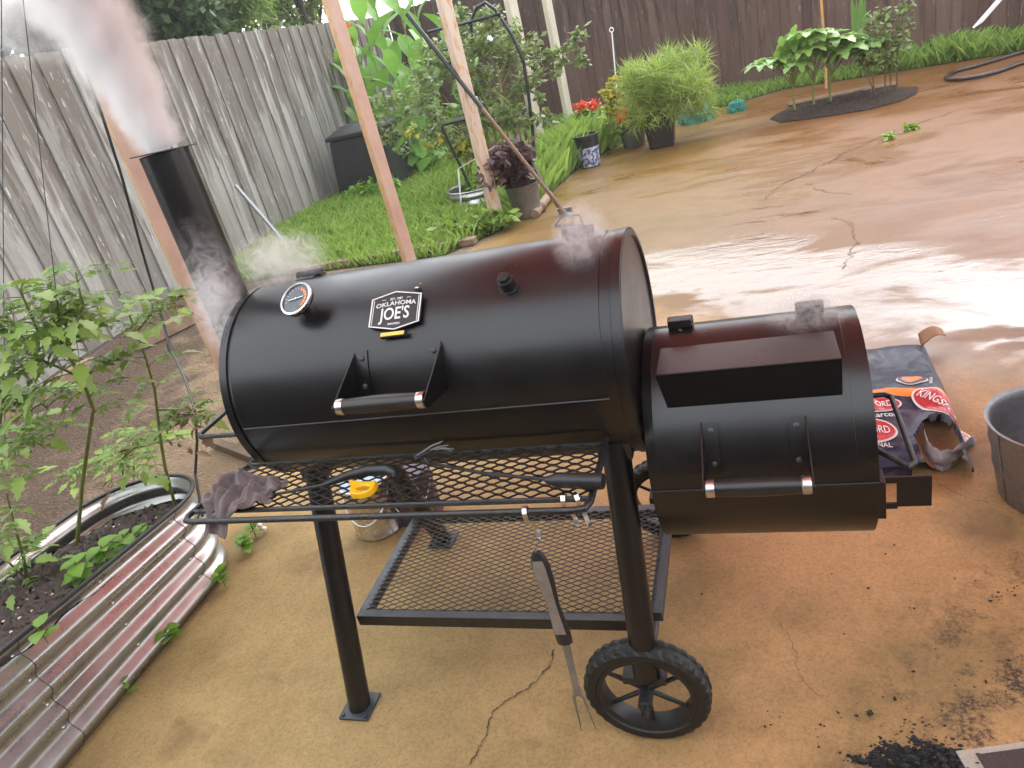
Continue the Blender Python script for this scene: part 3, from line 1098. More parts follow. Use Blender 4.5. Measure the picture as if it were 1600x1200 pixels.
# side loop handle and damper bracket on the firebox end
c1, c2_ = PX(1391, 616, .245), PX(1432, 729, .245)
mb = MB()
mb.tube([(FXR - .004, c1.y, c1.z), (.233, c1.y, c1.z), (.245, c1.y - .012, c1.z), (.245, c2_.y + .012, c2_.z), (.233, c2_.y, c2_.z), (FXR - .004, c2_.y + .07, c2_.z - .0)], .0062, 10)
mb.build('side_handle', M['iron'], sm)
a = PY(1380, 747, 1.33)
zt, zb = a.z, PY(1380, 795, 1.33).z
mb = MB()
mb.box((.1935, 1.33, (zt + zb) / 2), (.015, .05, zt - zb + .012))
mb.box((.255, 1.33, (zt + zb) / 2 + .004), (.062, .006, zt - zb - .004))
mb.box((.213, 1.33, zt - .005), (.024, .006, .014))
mb.box((.213, 1.33, zb + .008), (.024, .006, .014))
mb.build('damper_bracket', M['black'], sm, smooth=False, bevel=.001)

# legs
LEGS = [((-1.170, 1.225, .006), (-1.170, 1.445, .690), True), ((-.3225, 1.201, .212), (-.3225, 1.345, .765), False),
        ((-1.170, 1.950, .006), (-1.170, 1.690, .720), True), ((-.3225, 1.935, .212), (-.3225, 1.690, .740), False)]
for b, tpt, plate_ in LEGS:
    mb = MB()
    mb.tube([b, tpt], .0315, 22)
    lg = mb.build('leg', M['black'], sm)
    if plate_:
        MB().box((b[0], b[1], .0095), (.092, .092, .007)).build('foot_plate', M['iron_grey'], lg, smooth=False, bevel=.001)
        s = MB()
        for dx in (-.036, .036):
            s.tube([(b[0] + dx, b[1] - .036, .013), (b[0] + dx, b[1] - .036, .018)], .006, 6)
        s.build('foot_bolt', M['iron_grey'], lg, smooth=False)
    # saddle bracket under the barrel
    tv = Vector(tpt)
    MB().box(tv + Vector((0, 0, -.01)), (.075, .05, .05)).build('saddle_bracket', M['iron'], lg, smooth=False, bevel=.002)
# axle
mb = MB()
mb.tube([(-.33, 1.130, .150), (-.33, 2.03, .150)], .0095, 12)
mb.build('axle', M['iron'], sm)
for ya, yb in ((1.225, 1.262), (1.915, 1.900)):
    MB().box((-.33, ya, .200), (.10, .07, .02)).build('axle_plate', M['iron'], sm, smooth=False)
    MB().box((-.33, yb, .175), (.05, .012, .06)).build('axle_bracket', M['iron'], sm, smooth=False)


def wheel(x, y, z, R=.150, out=-1):
    root = bpy.data.objects.new('wheel', None)
    root.empty_display_size = .05
    COL.objects.link(root)
    root.parent = sm
    root.location = Vector((x, y, z)) - sm.location
    W = .056
    mb = MB()
    n = 96
    prof = [(R - .034, -W / 2 + .006), (R - .030, -W / 2), (R - .012, -W / 2), (R - .003, -W / 2 + .006), (R, -W / 2 + .014), (R, -W / 6), (R - .004, -W / 6 + .003), (R - .004, W / 6 - .003), (R, W / 6), (R, W / 2 - .014), (R - .003, W / 2 - .006), (R - .012, W / 2), (R - .030, W / 2), (R - .034, W / 2 - .006), (R - .034, -W / 2 + .006)]
    vs, fs = [], []
    for i, (r, h) in enumerate(prof):
        for k in range(n):
            rr = r
            if 3 <= i <= 10 and i not in (6, 7) and (k + (i // 6) * 1) % 3 == 0: rr = r - .0042
            a_ = 2 * math.pi * k / n
            vs.append((rr * math.cos(a_), h, rr * math.sin(a_)))
    for i in range(len(prof) - 1):
        for k in range(n):
            a_, b_ = i * n + k, i * n + (k + 1) % n
            fs.append((a_, b_, b_ + n, a_ + n))
    mb.add(vs, fs)
    link('tyre', mb.mesh(M['rubber'], smooth=False), root)
    mb = MB()
    mb.lathe([(R - .0335, -W / 2 + .004), (R - .046, -W / 2 + .006), (R - .048, -W / 2 + .016), (R - .048, W / 2 - .016), (R - .046, W / 2 - .006), (R - .0335, W / 2 - .004)], (0, 0, 0), 'Y', 64)
    link('rim', mb.mesh(M['black_plastic']), root)
    for k in range(6):
        a_ = math.pi / 6 + math.pi / 3 * k
        a_ = a_ - math.radians(0)
        s = MB()
        s.tube([(math.cos(a_) * .012, 0, math.sin(a_) * .012), (math.cos(a_) * (R - .046), 0, math.sin(a_) * (R - .046))], [.0068, .0052], 10)
        link('spoke', s.mesh(M['black_plastic']), root)
    s = MB()
    s.lathe([(.0, out * .056), (.012, out * .056), (.0165, out * .052), (.0165, -out * .036), (.0, -out * .036)], (0, 0, 0), 'Y', 22)
    link('hub', s.mesh(M['black_plastic']), root)
    s = MB()
    s.lathe([(0, out * .064), (.0075, out * .063), (.0085, out * .056)], (0, 0, 0), 'Y', 14)
    link('hub_cap', s.mesh(M['iron_grey']), root)
    s = MB()
    s.box((0, out * .060, -.012), (.004, .003, .026))
    link('cotter_pin', s.mesh(M['iron_grey'], smooth=False), root)
    return root


wheel(-.333, 1.213, .150, out=-1)
wheel(-.333, 1.965, .150, out=1)


def diamond(x0, x1, y0, y1, z, lw, sw, t_, par, mat, name='expanded_mesh'):
    """expanded metal: zigzag strands, each diamond lw long in x and sw in y"""
    mb = MB()
    ny = int((y1 - y0) / (sw / 2)) + 1
    nx = int((x1 - x0) / (lw / 2)) + 1
    hw = t_ / 2
    for j in range(ny - 1):
        for i in range(nx):
            xa, xb = x0 + i * lw / 2, x0 + (i + 1) * lw / 2
            if xb > x1 + lw * .3: continue
            xb = min(xb, x1)
            ya, yb = y0 + j * sw / 2, y0 + (j + 1) * sw / 2
            if yb > y1: continue
            if (i + j) % 2: ya, yb = yb, ya
            d = Vector((xb - xa, yb - ya, 0)).normalized()
            nn_ = Vector((-d.y, d.x, 0)) * hw
            za = z + (.0016 if (i + j) % 2 else -.0016)
            zb_ = z - (.0016 if (i + j) % 2 else -.0016)
            p, q = Vector((xa, ya, za)), Vector((xb, yb, zb_))
            dn = Vector((0, 0, -t_))
            mb.add([p - nn_, p + nn_, q + nn_, q - nn_, p - nn_ + dn, p + nn_ + dn, q + nn_ + dn, q - nn_ + dn],
                   [(0, 1, 2, 3), (4, 7, 6, 5), (0, 3, 7, 4), (1, 5, 6, 2)])
    off = wloc(par)
    me = bpy.data.meshes.new(name)
    me.from_pydata([Vector(q) - off for q in mb.v], [], mb.f)
    me.materials.append(mat)
    o = link(name, me, par)
    o['kind'] = 'stuff'
    return o


# front shelf
SZ = .800
sx0, sx1, sy0, sy1 = -1.262, -.3265, 1.060, 1.285
mb = MB()
mb.tube([(-1.205, sy1 + .06, SZ + .004), (-1.222, sy1, SZ), (sx0 + .004, sy0 + .022, SZ), (sx0 + .012, sy0 + .004, SZ), (sx0 + .03, sy0, SZ), (sx1 - .03, sy0 - .004, SZ), (sx1 - .008, sy0, SZ), (sx1, sy0 + .022, SZ), (sx1, sy1, SZ), (sx1, sy1 + .05, SZ + .004)], .0072, 10)
sh = mb.build('front_shelf', M['iron'], sm)
mb = MB()
mb.tube([(sx0 + .008, sy0 + .036, SZ), (sx1, sy0 + .030, SZ)], .0058, 8)
mb.build('cross_rod', M['iron'], sh)
mb = MB()
mb.tube([(-1.22, sy1 - .004, SZ), (sx1, sy1 - .010, SZ)], .0058, 8)
mb.build('cross_rod', M['iron'], sh)
diamond(-1.236, sx1 - .004, sy0 + .034, sy1 - .008, SZ + .008, .0465, .0232, .0030, sh, M['iron'])

# bottom shelf
bz = .238
bx0, bx1, by0, by1 = -1.148, -.3225, 1.347, 1.790
bs = MB().box(((bx0 + bx1) / 2, by0, bz - .008), (bx1 - bx0, .030, .034)).build('bottom_shelf', M['iron'], sm, smooth=False, bevel=.001)
for c, s in ((((bx0 + bx1) / 2, by1, bz - .006), (bx1 - bx0, .028, .030)), ((bx0 + .012, (by0 + by1) / 2, bz - .006), (.030, by1 - by0 - .03, .028)), ((bx1 + .012, (by0 + by1) / 2, bz - .006), (.030, by1 - by0 - .03, .028))):
    MB().box(c, s).build('shelf_bar', M['iron_grey'], bs, smooth=False, bevel=.001)
diamond(bx0 + .02, bx1 + .004, by0 + .012, by1 - .012, bz + .012, .0400, .0190, .0020, bs, M['iron'])

# ------------------------------------------------------------------ things on and around the shelf
ZS = SZ + .0115


def cloth_rag():
    r = random.Random(5)
    n, m_ = 44, 34
    C = PZ(382, 778, ZS)
    u0, v0 = Vector((1, 0, 0)), Vector((0, 1, 0))
    pts = []
    from mathutils import noise as mn
    for j in range(m_):
        for i in range(n):
            a, b = i / (n - 1) * 2 - 1, j / (m_ - 1) * 2 - 1
            x = a * .088 - .002
            y = b * .060
            # narrow, trailing right end
            k = max(0, a)
            y = y * (1 - .35 * k) + .012 * k
            x += .012 * mn.noise(Vector((a * 2, b * 2, 1)))
            y += .018 * mn.noise(Vector((a * 2.1, b * 2, 5)))
            h = .040 * max(0, 1 - a * a * .75) * max(0, 1 - b * b) ** .5
            h *= .55 + .9 * abs(mn.noise(Vector((a * 1.7 + b * .8, b * 1.9 - a * .6, 3.3)))) * 1.6
            h += .013 * math.sin(9 * a + 4.5 * b + 3 * mn.noise(Vector((a, b, 9)))) * (1 - abs(b) * .5)
            h += .007 * math.sin(17 * a - 9 * b + 3 * mn.noise(Vector((a * 2, b * 2, 4))))
            z = ZS + max(.003, h + .006)
            # front edge droops over the rails on the left side
            if b < -.35 and a < .15:
                dd = min(1, (-.35 - b) / .65) * min(1, (.15 - a) / .4)
                z -= dd * .058
                y -= dd * .012
                z = max(z, .742)
            pts.append(Vector((C.x + x, C.y + y, z)))
    mb = MB()
    mb.add(pts, [(j * n + i, j * n + i + 1, (j + 1) * n + i + 1, (j + 1) * n + i) for j in range(m_ - 1) for i in range(n - 1)])
    t = NT('mauve_towelling')
    v = t.mapping()
    f = t.noise(v, 380, 3, .7)
    g = t.noise(v, 26, 5, .6)
    c = t.ramp(g, [(.3, (.115, .075, .075)), (.6, (.21, .15, .15)), (.8, (.33, .26, .26))])
    c = t.mix(.6, c, t.ramp(f, [(.3, .55), (.7, 1.25)]), 'MULTIPLY')
    t.set(color=c, rough=.9, sheen=.3, normal=t.bump(f, .9, .006))
    o = mb.build('cloth_rag', t.m, None, (C.x, C.y, ZS))
    md = o.modifiers.new('solid', 'SOLIDIFY')
    md.thickness = .004
    md.offset = 1
    md = o.modifiers.new('sub', 'SUBSURF')
    md.levels = md.render_levels = 1
    tag(o, 'crumpled mauve rag hanging over the left corner of the mesh shelf', 'rag')


cloth_rag()

# yellow bottle opener
C = PZ(562, 766, ZS + .006)
ang0 = math.radians(-6)


def ylw(p):
    x, y = p
    return Vector((C.x + x * math.cos(ang0) - y * math.sin(ang0), C.y + x * math.sin(ang0) + y * math.cos(ang0), ZS))


outer, inner = [], []
for k in range(28):
    a = 2 * math.pi * k / 28
    rr = .026
    x, y = math.cos(a) * .030 + .008, math.sin(a) * .024
    # horn on the left and right tops
    x += -.030 * math.exp(-((a - 2.45) / .33) ** 2)
    y += .012 * math.exp(-((a - 2.45) / .33) ** 2) + .012 * math.exp(-((a - .75) / .35) ** 2)
    outer.append((x, y))
    inner.append((math.cos(a) * .0165 + .011, math.sin(a) * .0095 + .000))
mb = MB()
n = 28
vs = [ylw(p) for p in outer] + [ylw(p) for p in inner] + [ylw((p[0] * .93, p[1] * .93)) + Vector((0, 0, .014)) for p in outer] + [ylw(p) + Vector((0, 0, .013)) for p in inner]
fs = []
for i in range(n):
    j = (i + 1) % n
    fs += [(i, j, n + j, n + i), (2 * n + i, 3 * n + i, 3 * n + j, 2 * n + j), (i, 2 * n + i, 2 * n + j, j), (n + i, n + j, 3 * n + j, 3 * n + i)]
mb.add(vs, fs)
tag(mb.build('bottle_opener', M['yellow'], None, (C.x, C.y, ZS), bevel=.002), 'bright yellow plastic bottle opener ring lying on the mesh shelf', 'opener')

# long-handled rake brush with wire tines
hb = [PZ(943, 752, ZS + .016), PZ(862, 750, ZS + .016)]
rk = thing('grill_rake', (hb[0].x, hb[0].y, ZS), 'black long handled grill rake with wire tines on the mesh shelf', 'grill rake')
mb = MB()
mb.tube([hb[0], hb[0] + (hb[1] - hb[0]) * .04, hb[0] + (hb[1] - hb[0]) * .88, hb[1] + (hb[1] - hb[0]) * .12], [.0145, .0158, .0152, .006], 16)
mb.build('handle', M['black_plastic'], rk)
e = PZ(668, 723, ZS + .010)
mb = MB()
k1 = hb[1].lerp(e, .5)
mb.tube([hb[1], Vector((k1.x, k1.y, ZS + .006)), e, e + Vector((-.010, .006, .016))], .0038, 8)
mb.build('shaft', M['iron'], rk)
hd = e + Vector((-.004, .008, .018))
mb = MB()
mb.tube([hd + Vector((-.022, -.010, -.004)), hd + Vector((.022, .008, .006))], .006, 8)
mb.build('head', M['iron'], rk)
for k in range(6):
    f = k / 5
    a = hd + Vector((-.020 + .04 * f, -.009 + .016 * f, .0 + .006 * f))
    tip = PY(692 + 22 * f - (8 if k % 2 else 0), 689 + 16 * f, a.y + .012)
    mb = MB()
    mb.tube([a, a.lerp(tip, .6) + Vector((0, 0, .004)), tip], [.0009, .0008, .0006], 5)
    mb.build('tine', M['galv_old'], rk)

# tongs-like tool with a curved black handle
p = [(430, 772), (470, 765), (505, 758), (540, 744), (575, 735), (608, 734), (620, 741), (616, 748)]
q = [PZ(a, b, ZS + .010) for a, b in p]
sp = thing('grill_spatula', (q[0].x, q[0].y, ZS), 'grill spatula with curved black handle beside the yellow opener', 'spatula')
mb = MB()
mb.tube(q[2:], [.006, .0105, .013, .0135, .010, .005], 14)
mb.build('handle', M['black_plastic'], sp)
mb = MB()
mb.tube([q[0], q[1], q[2], q[3]], [.0035, .0035, .004, .004], 8)
mb.build('shaft', M['iron'], sp)
mb = MB()
a = q[0]
mb.prism([a + Vector((.002, -.006, -.006)), a + Vector((.002, .006, -.006)), a + Vector((-.055, .024, -.006)), a + Vector((-.055, -.022, -.006))], (0, 0, .002))
mb.build('blade', M['iron'], sp, smooth=False)


# S hooks and hanging fork
def hook(u, v, label, rot, ybar, dz=0.0):
    c = PZ(u, v, SZ)
    root = thing('metal_hook', (c.x, ybar, SZ), label, 'hook', 'steel hooks on the shelf rail')
    prof = [(-.011, -.010), (-.0125, .002), (-.006, .0105), (.004, .0105), (.0105, .003), (.0105, -.012), (.004, -.024), (-.004, -.038), (-.006, -.052), (-.001, -.062), (.008, -.063), (.013, -.055)]
    mb = MB()
    wd = .0085
    R_ = Matrix.Rotation(rot, 3, 'Z')
    vs, fs = [], []
    for i, (a, b) in enumerate(prof):
        lat = .012 * math.sin(min(1, max(0, (-b - .01) / .05)) * 1.6)
        for th in (0, .0014):
            for s in (-1, 1):
                vs.append(Vector((c.x, ybar, SZ)) + R_ @ Vector((s * wd / 2 + lat, -a * 1.0 + (th if i < 5 else -th), b - th * .5)))
    for i in range(len(prof) - 1):
        a = 4 * i
        b = a + 4
        fs += [(a, a + 1, b + 1, b), (a + 2, b + 2, b + 3, a + 3), (a, b, b + 2, a + 2), (a + 1, a + 3, b + 3, b + 1)]
    mb.add(vs, fs)
    mb.build('hook_strip', M['steel'], root, smooth=False)
    return root


hook(822, 797, 'bent steel hook that holds the hanging fork on the outer rail', 0.1, 1.056)
hook(880, 783, 'empty bent steel hook on the inner rail, left of the close pair', 0.05, 1.092)
hook(899, 783, 'empty bent steel hook on the inner rail, right of the close pair', 0.55, 1.092)

fy = 1.040
top, hbot, neck, forkp, t1, t2 = PY(838, 862, fy), PY(883, 1003, fy), PY(898, 1065, fy), PY(902, 1082, fy), PY(909, 1142, fy), PY(931, 1139, fy)
fk = thing('barbecue_fork', (top.x, fy, top.z), 'two pronged barbecue fork with grey inlaid handle hanging from a hook', 'fork')
mb = MB()
L = hbot - top
side = Vector((1, 0, 0)) - L.normalized() * L.normalized().x
side.normalize()
prof = [(0.0, .007), (.05, .0150), (.14, .0185), (.3, .0185), (.45, .0155), (.58, .0135), (.75, .0155), (.9, .0180), (1.0, .0165)]
mb = MB()
vs, fs = [], []
N = 14
for f, r in prof:
    c = top + L * f
    for k in range(N):
        a = 2 * math.pi * k / N
        vs.append(c + side * math.cos(a) * r + Vector((0, 1, 0)) * math.sin(a) * r * .6)
for i in range(len(prof) - 1):
    for k in range(N): fs.append((i * N + k, i * N + (k + 1) % N, (i + 1) * N + (k + 1) % N, (i + 1) * N + k))
fs += [tuple(range(N)), tuple((len(prof) - 1) * N + k for k in range(N))]
mb.add(vs, fs)
mb.build('handle', M['black_plastic'], fk)
mb = MB()
vs = []
for f, r in prof[1:-1]:
    c = top + L * (f * .94 + .02) + Vector((0, -r * .6 - .0006, 0))
    vs += [c - side * r * .68, c + side * r * .68]
n = len(vs) // 2
mb.add(vs + [x + Vector((0, .003, 0)) for x in vs], [(2 * i, 2 * i + 1, 2 * i + 3, 2 * i + 2) for i in range(n - 1)])
mb.build('handle_inlay', simple('grey_inlay', (.30, .27, .25), (.20, .18, .17), 40, .4, .3, .1), fk)
mb = MB()
vs = []
d = neck - hbot
mb.tube([hbot - L * .02, hbot + d * .5, neck, forkp], [.0085, .0078, .0072, .0095], 10)
mb.build('shank', M['galv_old'], fk)
for tip, s in ((t1, -1), (t2, 1)):
    mb = MB()
    mb.tube([forkp - d * .05, forkp + side * s * .009 + (tip - forkp) * .12, tip], [.005, .0042, .001], 8)
    mb.build('prong', M['galv_old'], fk)
mb = MB()
mb.tube([top + Vector((0, 0, -.002)), top + Vector((-.004, 0, .010)), top + Vector((0, 0, .016)), top + Vector((.005, 0, .010)), top], .0013, 6)
mb.build('hanging_loop', M['steel'], fk)

# cans behind the left leg
for (cx, cy, r, h, lb, side_m, top_m) in ((-1.475, 2.045, .098, .232, 'shiny silver paint can with pale blue lid behind the left front leg', 'steel', simple('pale_blue', (.42, .56, .66), (.30, .42, .52), 10, .4, 0, .05)),
                                          (-1.325, 2.115, .090, .215, 'dark purple can standing beside the silver paint can', None, None)):
    ct = thing('paint_can', (cx, cy, .006), lb, 'can')
    sm_ = M['steel'] if side_m else simple('purple_can', (.10, .06, .085), (.05, .03, .045), 14, .4, 0, .05)
    mb = MB()
    mb.lathe([(0, .006), (r - .003, .006), (r, .010), (r, .016), (r - .003, .020), (r - .003, h - .012), (r, h - .008), (r, h - .002), (r - .004, h)], (cx, cy, 0), 'Z', 40)
    mb.build('can_body', sm_, ct)
    mb = MB()
    mb.lathe([(r - .004, h), (r - .010, h - .006), (r - .018, h - .006), (r - .020, h - .002), (0, h - .002)], (cx, cy, 0), 'Z', 40)
    mb.build('can_lid', top_m or sm_, ct)
    mb = MB()
    mb.tube([(cx + r * math.cos(a), cy - .002 + r * 1.0 * math.sin(a), h - .03 - .12 * math.sin(max(0, -a))) for a in [-(math.pi) * k / 16 for k in range(17)]], .0018, 6)
    mb.build('bail_handle', M['steel'], ct)


# ------------------------------------------------------------------ raised metal bed
def raised_bed():
    cx, hw, ye, y0 = -2.252, .245, 1.690, -0.55
    hgt = lambda y: .440 - .085 * (y - .95)
    root = thing('raised_bed', (cx, 1.0, 0), 'corrugated galvanised raised bed with rounded end, full of dark mulch', 'planter')
    path = []
    for k in range(13): path.append((cx + hw, y0 + (ye - y0) * k / 12))
    for k in range(1, 18): path.append((cx + hw * math.cos(math.pi * k / 18), ye + hw * 1.05 * math.sin(math.pi * k / 18)))
    for k in range(13): path.append((cx - hw, ye + (y0 - ye) * k / 12))
    nz = 48
    vs, fs = [], []
    for i, (x, y) in enumerate(path):
        a, b = path[max(i - 1, 0)], path[min(i + 1, len(path) - 1)]
        t_ = Vector((b[0] - a[0], b[1] - a[1], 0)).normalized()
        nn_ = Vector((t_.y, -t_.x, 0))
        for k in range(nz + 1):
            f = k / nz
            o = .0125 * math.cos(2 * math.pi * (f * 4.5 + .5)) * 1.15 - .0144
            vs.append(Vector((x, y, .003 + f * hgt(y))) + nn_ * o)
    for i in range(len(path) - 1):
        for k in range(nz):
            a = i * (nz + 1) + k
            fs.append((a, a + nz + 1, a + nz + 2, a + 1))
    mb = MB()
    mb.add(vs, fs)
    wall = mb.build('corrugated_wall', M['galv'], root)
    md = wall.modifiers.new('s', 'SOLIDIFY')
    md.thickness = .0015
    # dark rubber edge on the rim
    mb = MB()
    mb.tube([(x, y, hgt(y) + .004) for x, y in path], .0075, 10)
    mb.build('rim_edging', M['black_plastic'], root)
    # overlapping seam edges and bolts on the near side
    for ys in (1.04, 1.69):
        s = MB()
        pts_ = []
        for k in range(nz + 1):
            f = k / nz
            o = .0125 * math.cos(2 * math.pi * (f * 4.5 + .5)) * 1.15 - .0144 + .0012
            pts_.append((cx + hw + o, ys, .003 + f * hgt(ys)))
        s.tube(pts_, .0008, 5)
        s.build('panel_seam', M['crack'], root)
    for ys in (1.02, 1.34, 1.67):
        for f in (.22, .44, .67, .89):
            o = .0125 * math.cos(2 * math.pi * (f * 4.5 + .5)) * 1.15 - .0144
            s = MB()
            c = Vector((cx + hw + o, ys, .003 + f * hgt(ys)))
            s.ball(c, .0065, 10, 6, (.7, 1, 1))
            s.build('bolt', M['steel'], root)
    # soil inside
    n, m_ = 34, 90
    from mathutils import noise as mn
    vs, fs, idx = [], [], {}
    for j in range(m_):
        y = y0 + (ye + hw - y0) * j / (m_ - 1)
        w_ = hw - .020 if y < ye else math.sqrt(max(0, (hw - .016) ** 2 - ((y - ye) / 1.05) ** 2))
        for i in range(n):
            x = cx + w_ * (i / (n - 1) * 2 - 1)
            z = hgt(y) - .045 - .055 * min(1, max(0, (y - 1.25) / .5)) + .016 * mn.noise(Vector((x * 6, y * 6, 0))) + .008 * mn.noise(Vector((x * 30, y * 30, 4)))
            vs.append((x, y, z))
    for j in range(m_ - 1):
        for i in range(n - 1):
            a = j * n + i
            fs.append((a, a + 1, a + n + 1, a + n))
    mb = MB()
    mb.add(vs, fs)
    mb.build('soil', M['mulch'], root)
    # bark chips and perlite crumbs: far too many to count
    N = 2600
    V = np.zeros((N, 4, 3))
    xs = nrng.uniform(cx - hw + .062, cx + hw - .062, N)
    ys = nrng.uniform(.55, ye + .18, N)
    keep = (ys < ye) | (((xs - cx) ** 2 + (ys - ye) ** 2) < (hw - .065) ** 2)
    zz = .440 - .085 * (ys - .95) - .040 - .055 * np.clip((ys - 1.25) / .5, 0, 1)
    a = nrng.uniform(0, np.pi, N)
    ln, wd = nrng.uniform(.006, .022, N), nrng.uniform(.0025, .006, N)
    ca, sa = np.cos(a), np.sin(a)
    tz = nrng.uniform(-.4, .4, N)
    for k, (p_, q_) in enumerate(((-1, -1), (1, -1), (1, 1), (-1, 1))):
        V[:, k, 0] = xs + ca * ln * p_ - sa * wd * q_
        V[:, k, 1] = ys + sa * ln * p_ + ca * wd * q_
        V[:, k, 2] = zz + tz * ln * p_ + .004 * q_ + nrng.uniform(0, .012, N) * 0 + .008
    o = np_mesh('bark_chips', V[keep] - np.array(root.location), 4, simple('bark_chips', (.085, .055, .042), (.02, .014, .012), 30, .7, 0, .3), root)
    o['kind'] = 'stuff'
    mb = MB()
    r = random.Random(2)
    for k in range(120):
        x, y = r.uniform(cx - hw + .05, cx + hw - .04), r.uniform(.7, ye + .15)
        if y > ye and (x - cx) ** 2 + (y - ye) ** 2 > (hw - .04) ** 2: continue
        s = r.uniform(.003, .0075)
        mb.ball((x, y, hgt(y) - .034 - .055 * min(1, max(0, (y - 1.25) / .5))), s, 6, 4, (1.2, .9, .6))
    o = mb.build('pale_crumbs', M['crumb_white'], root, smooth=False)
    o['kind'] = 'stuff'
    return hgt, cx, hw


bed_h, bed_x, bed_hw = raised_bed()


# ------------------------------------------------------------------ plants
def leaf_outline(kind):
    if kind == 'lance': return [(0, 0), (.18, .25), (.24, .5), (.15, .8), (0, 1)]
    if kind == 'ovate': return [(0, 0), (.27, .18), (.34, .42), (.2, .78), (0, 1)]
    return [(0, 0), (.2, .16), (.17, .25), (.33, .36), (.22, .5), (.3, .62), (.12, .74), (.14, .84), (0, 1)]


def leaf_blade(mb, base, d, up, ln, wd, kind='ovate', droop=.25, fold=.18):
    """flat-ish bent blade with a midrib fold; 2 rows of quads"""
    d = d.normalized()
    sdv = d.cross(up)
    if sdv.length < 1e-3: sdv = d.cross(Vector((1, 0, 0)))
    sdv.normalize()
    upn = sdv.cross(d)
    ol = leaf_outline(kind)
    vs = []
    for wv, f in ol:
        c = base + d * (ln * f) - Vector((0, 0, 1)) * (droop * ln * f * f)
        wx = wv * wd * 2
        vs += [c - sdv * wx + upn * (fold * wx), c, c + sdv * wx + upn * (fold * wx)]
    fs = []
    for i in range(len(ol) - 1):
        a = 3 * i
        fs += [(a, a + 1, a + 4, a + 3), (a + 1, a + 2, a + 5, a + 4)]
    mb.add(vs, fs)


def compound_leaf(r, ln=.16, nl=3, lw=.45, kind='lobed', droop=.35, mat=None, name='leaf'):
    """tomato-like leaf along +X in local space"""
    mb = MB()
    pts_ = []
    for k in range(6):
        f = k / 5
        pts_.append(Vector((ln * f, 0, .15 * ln * math.sin(f * 2.4) - droop * ln * f * f)))
    mb.tube(pts_, [.0022 * (1 - .6 * k / 5) * (ln / .16) ** .5 for k in range(6)], 4, False)
    for k in range(nl):
        f = .32 + .52 * k / max(1, nl - 1) if nl > 1 else .5
        i = min(4, int(f * 5))
        c = pts_[i].lerp(pts_[i + 1], f * 5 - i)
        for s in (-1, 1):
            ll = ln * lw * (.95 - .25 * f) * r.uniform(.8, 1.15)
            dv = Vector((.55 + r.uniform(-.15, .2), s, r.uniform(-.15, .25)))
            leaf_blade(mb, c, dv, Vector((0, 0, 1)), ll, ll * r.uniform(.36, .48), kind, r.uniform(.2, .6))
    leaf_blade(mb, pts_[-1] - Vector((.01 * ln, 0, 0)), Vector((1, 0, -.3)), Vector((0, 0, 1)), ln * .55, ln * .26, kind, .4)
    me = bpy.data.meshes.new(name)
    me.from_pydata(mb.v, [], mb.f)
    if mat: me.materials.append(mat)
    me.polygons.foreach_set('use_smooth', [True] * len(me.polygons))
    return me


def orient(d, roll=0.0):
    d = d.normalized()
    q = d.to_track_quat('X', 'Z')
    return q @ Matrix.Rotation(roll, 3, 'X').to_quaternion()


def place(me, name, parent, base, d, scale=1.0, roll=0.0):
    o = bpy.data.objects.new(name, me)
    COL.objects.link(o)
    o.parent = parent
    o.location = Vector(base) - wloc(parent)
    o.rotation_mode = 'QUATERNION'
    o.rotation_quaternion = orient(d, roll)
    o.scale = (scale,) * 3
    return o


rt = random.Random(21)
TOM = [compound_leaf(rt, .16, 4, .42, 'lobed', rt.uniform(.2, .8), M['leaf_tomato']) for _ in range(8)]
TOMD = [compound_leaf(rt, .16, 3, .40, 'lobed', .9, M['leaf_brown']) for _ in range(2)]


def along(pts_, f):
    f = max(0, min(.9999, f)) * (len(pts_) - 1)
    i = int(f)
    return Vector(pts_[i]).lerp(Vector(pts_[i + 1]), f - i)


def tomato(label, stem, rad, nleaf, lo, hi, sc, seed, extra=(), dry=0, up=.25, group='tomato plants in the raised bed', branch=0, face=None):
    r = random.Random(seed)
    root = thing('tomato_plant', stem[0], label, 'plant', group)
    mb = MB()
    mb.tube(stem, [rad * (1 - .6 * k / (len(stem) - 1)) for k in range(len(stem))], 8)
    for e in extra: mb.tube(e, [rad * .6, rad * .5, rad * .35][:len(e)] if len(e) <= 3 else [rad * .5] * len(e), 6)
    mb.build('stem', M['stem'], root)
    axes = [stem] + list(extra)
    for k in range(nleaf):
        f = lo + (hi - lo) * (k + r.random() * .8) / nleaf
        ax = axes[k % len(axes)]
        base = along(ax, min(f, 1) if ax is stem else r.uniform(.3, 1))
        a = k * 2.4 + r.uniform(-.4, .4)
        d = Vector((math.cos(a), math.sin(a), up + r.uniform(-.25, .35)))
        me = TOM[k % len(TOM)] if k >= dry else TOMD[k % 2]
        place(me, 'leaf', root, base, d, sc * r.uniform(.75, 1.2) * (1.0 if f < .85 else .8), r.uniform(-.4, .4))
    return root


def bpt(u, v, y=None):
    """point on the soil of the raised bed"""
    q = PZ(u, v, .35)
    return Vector((q.x, q.y, bed_h(q.y) - .047 - .055 * min(1, max(0, (q.y - 1.25) / .5))))


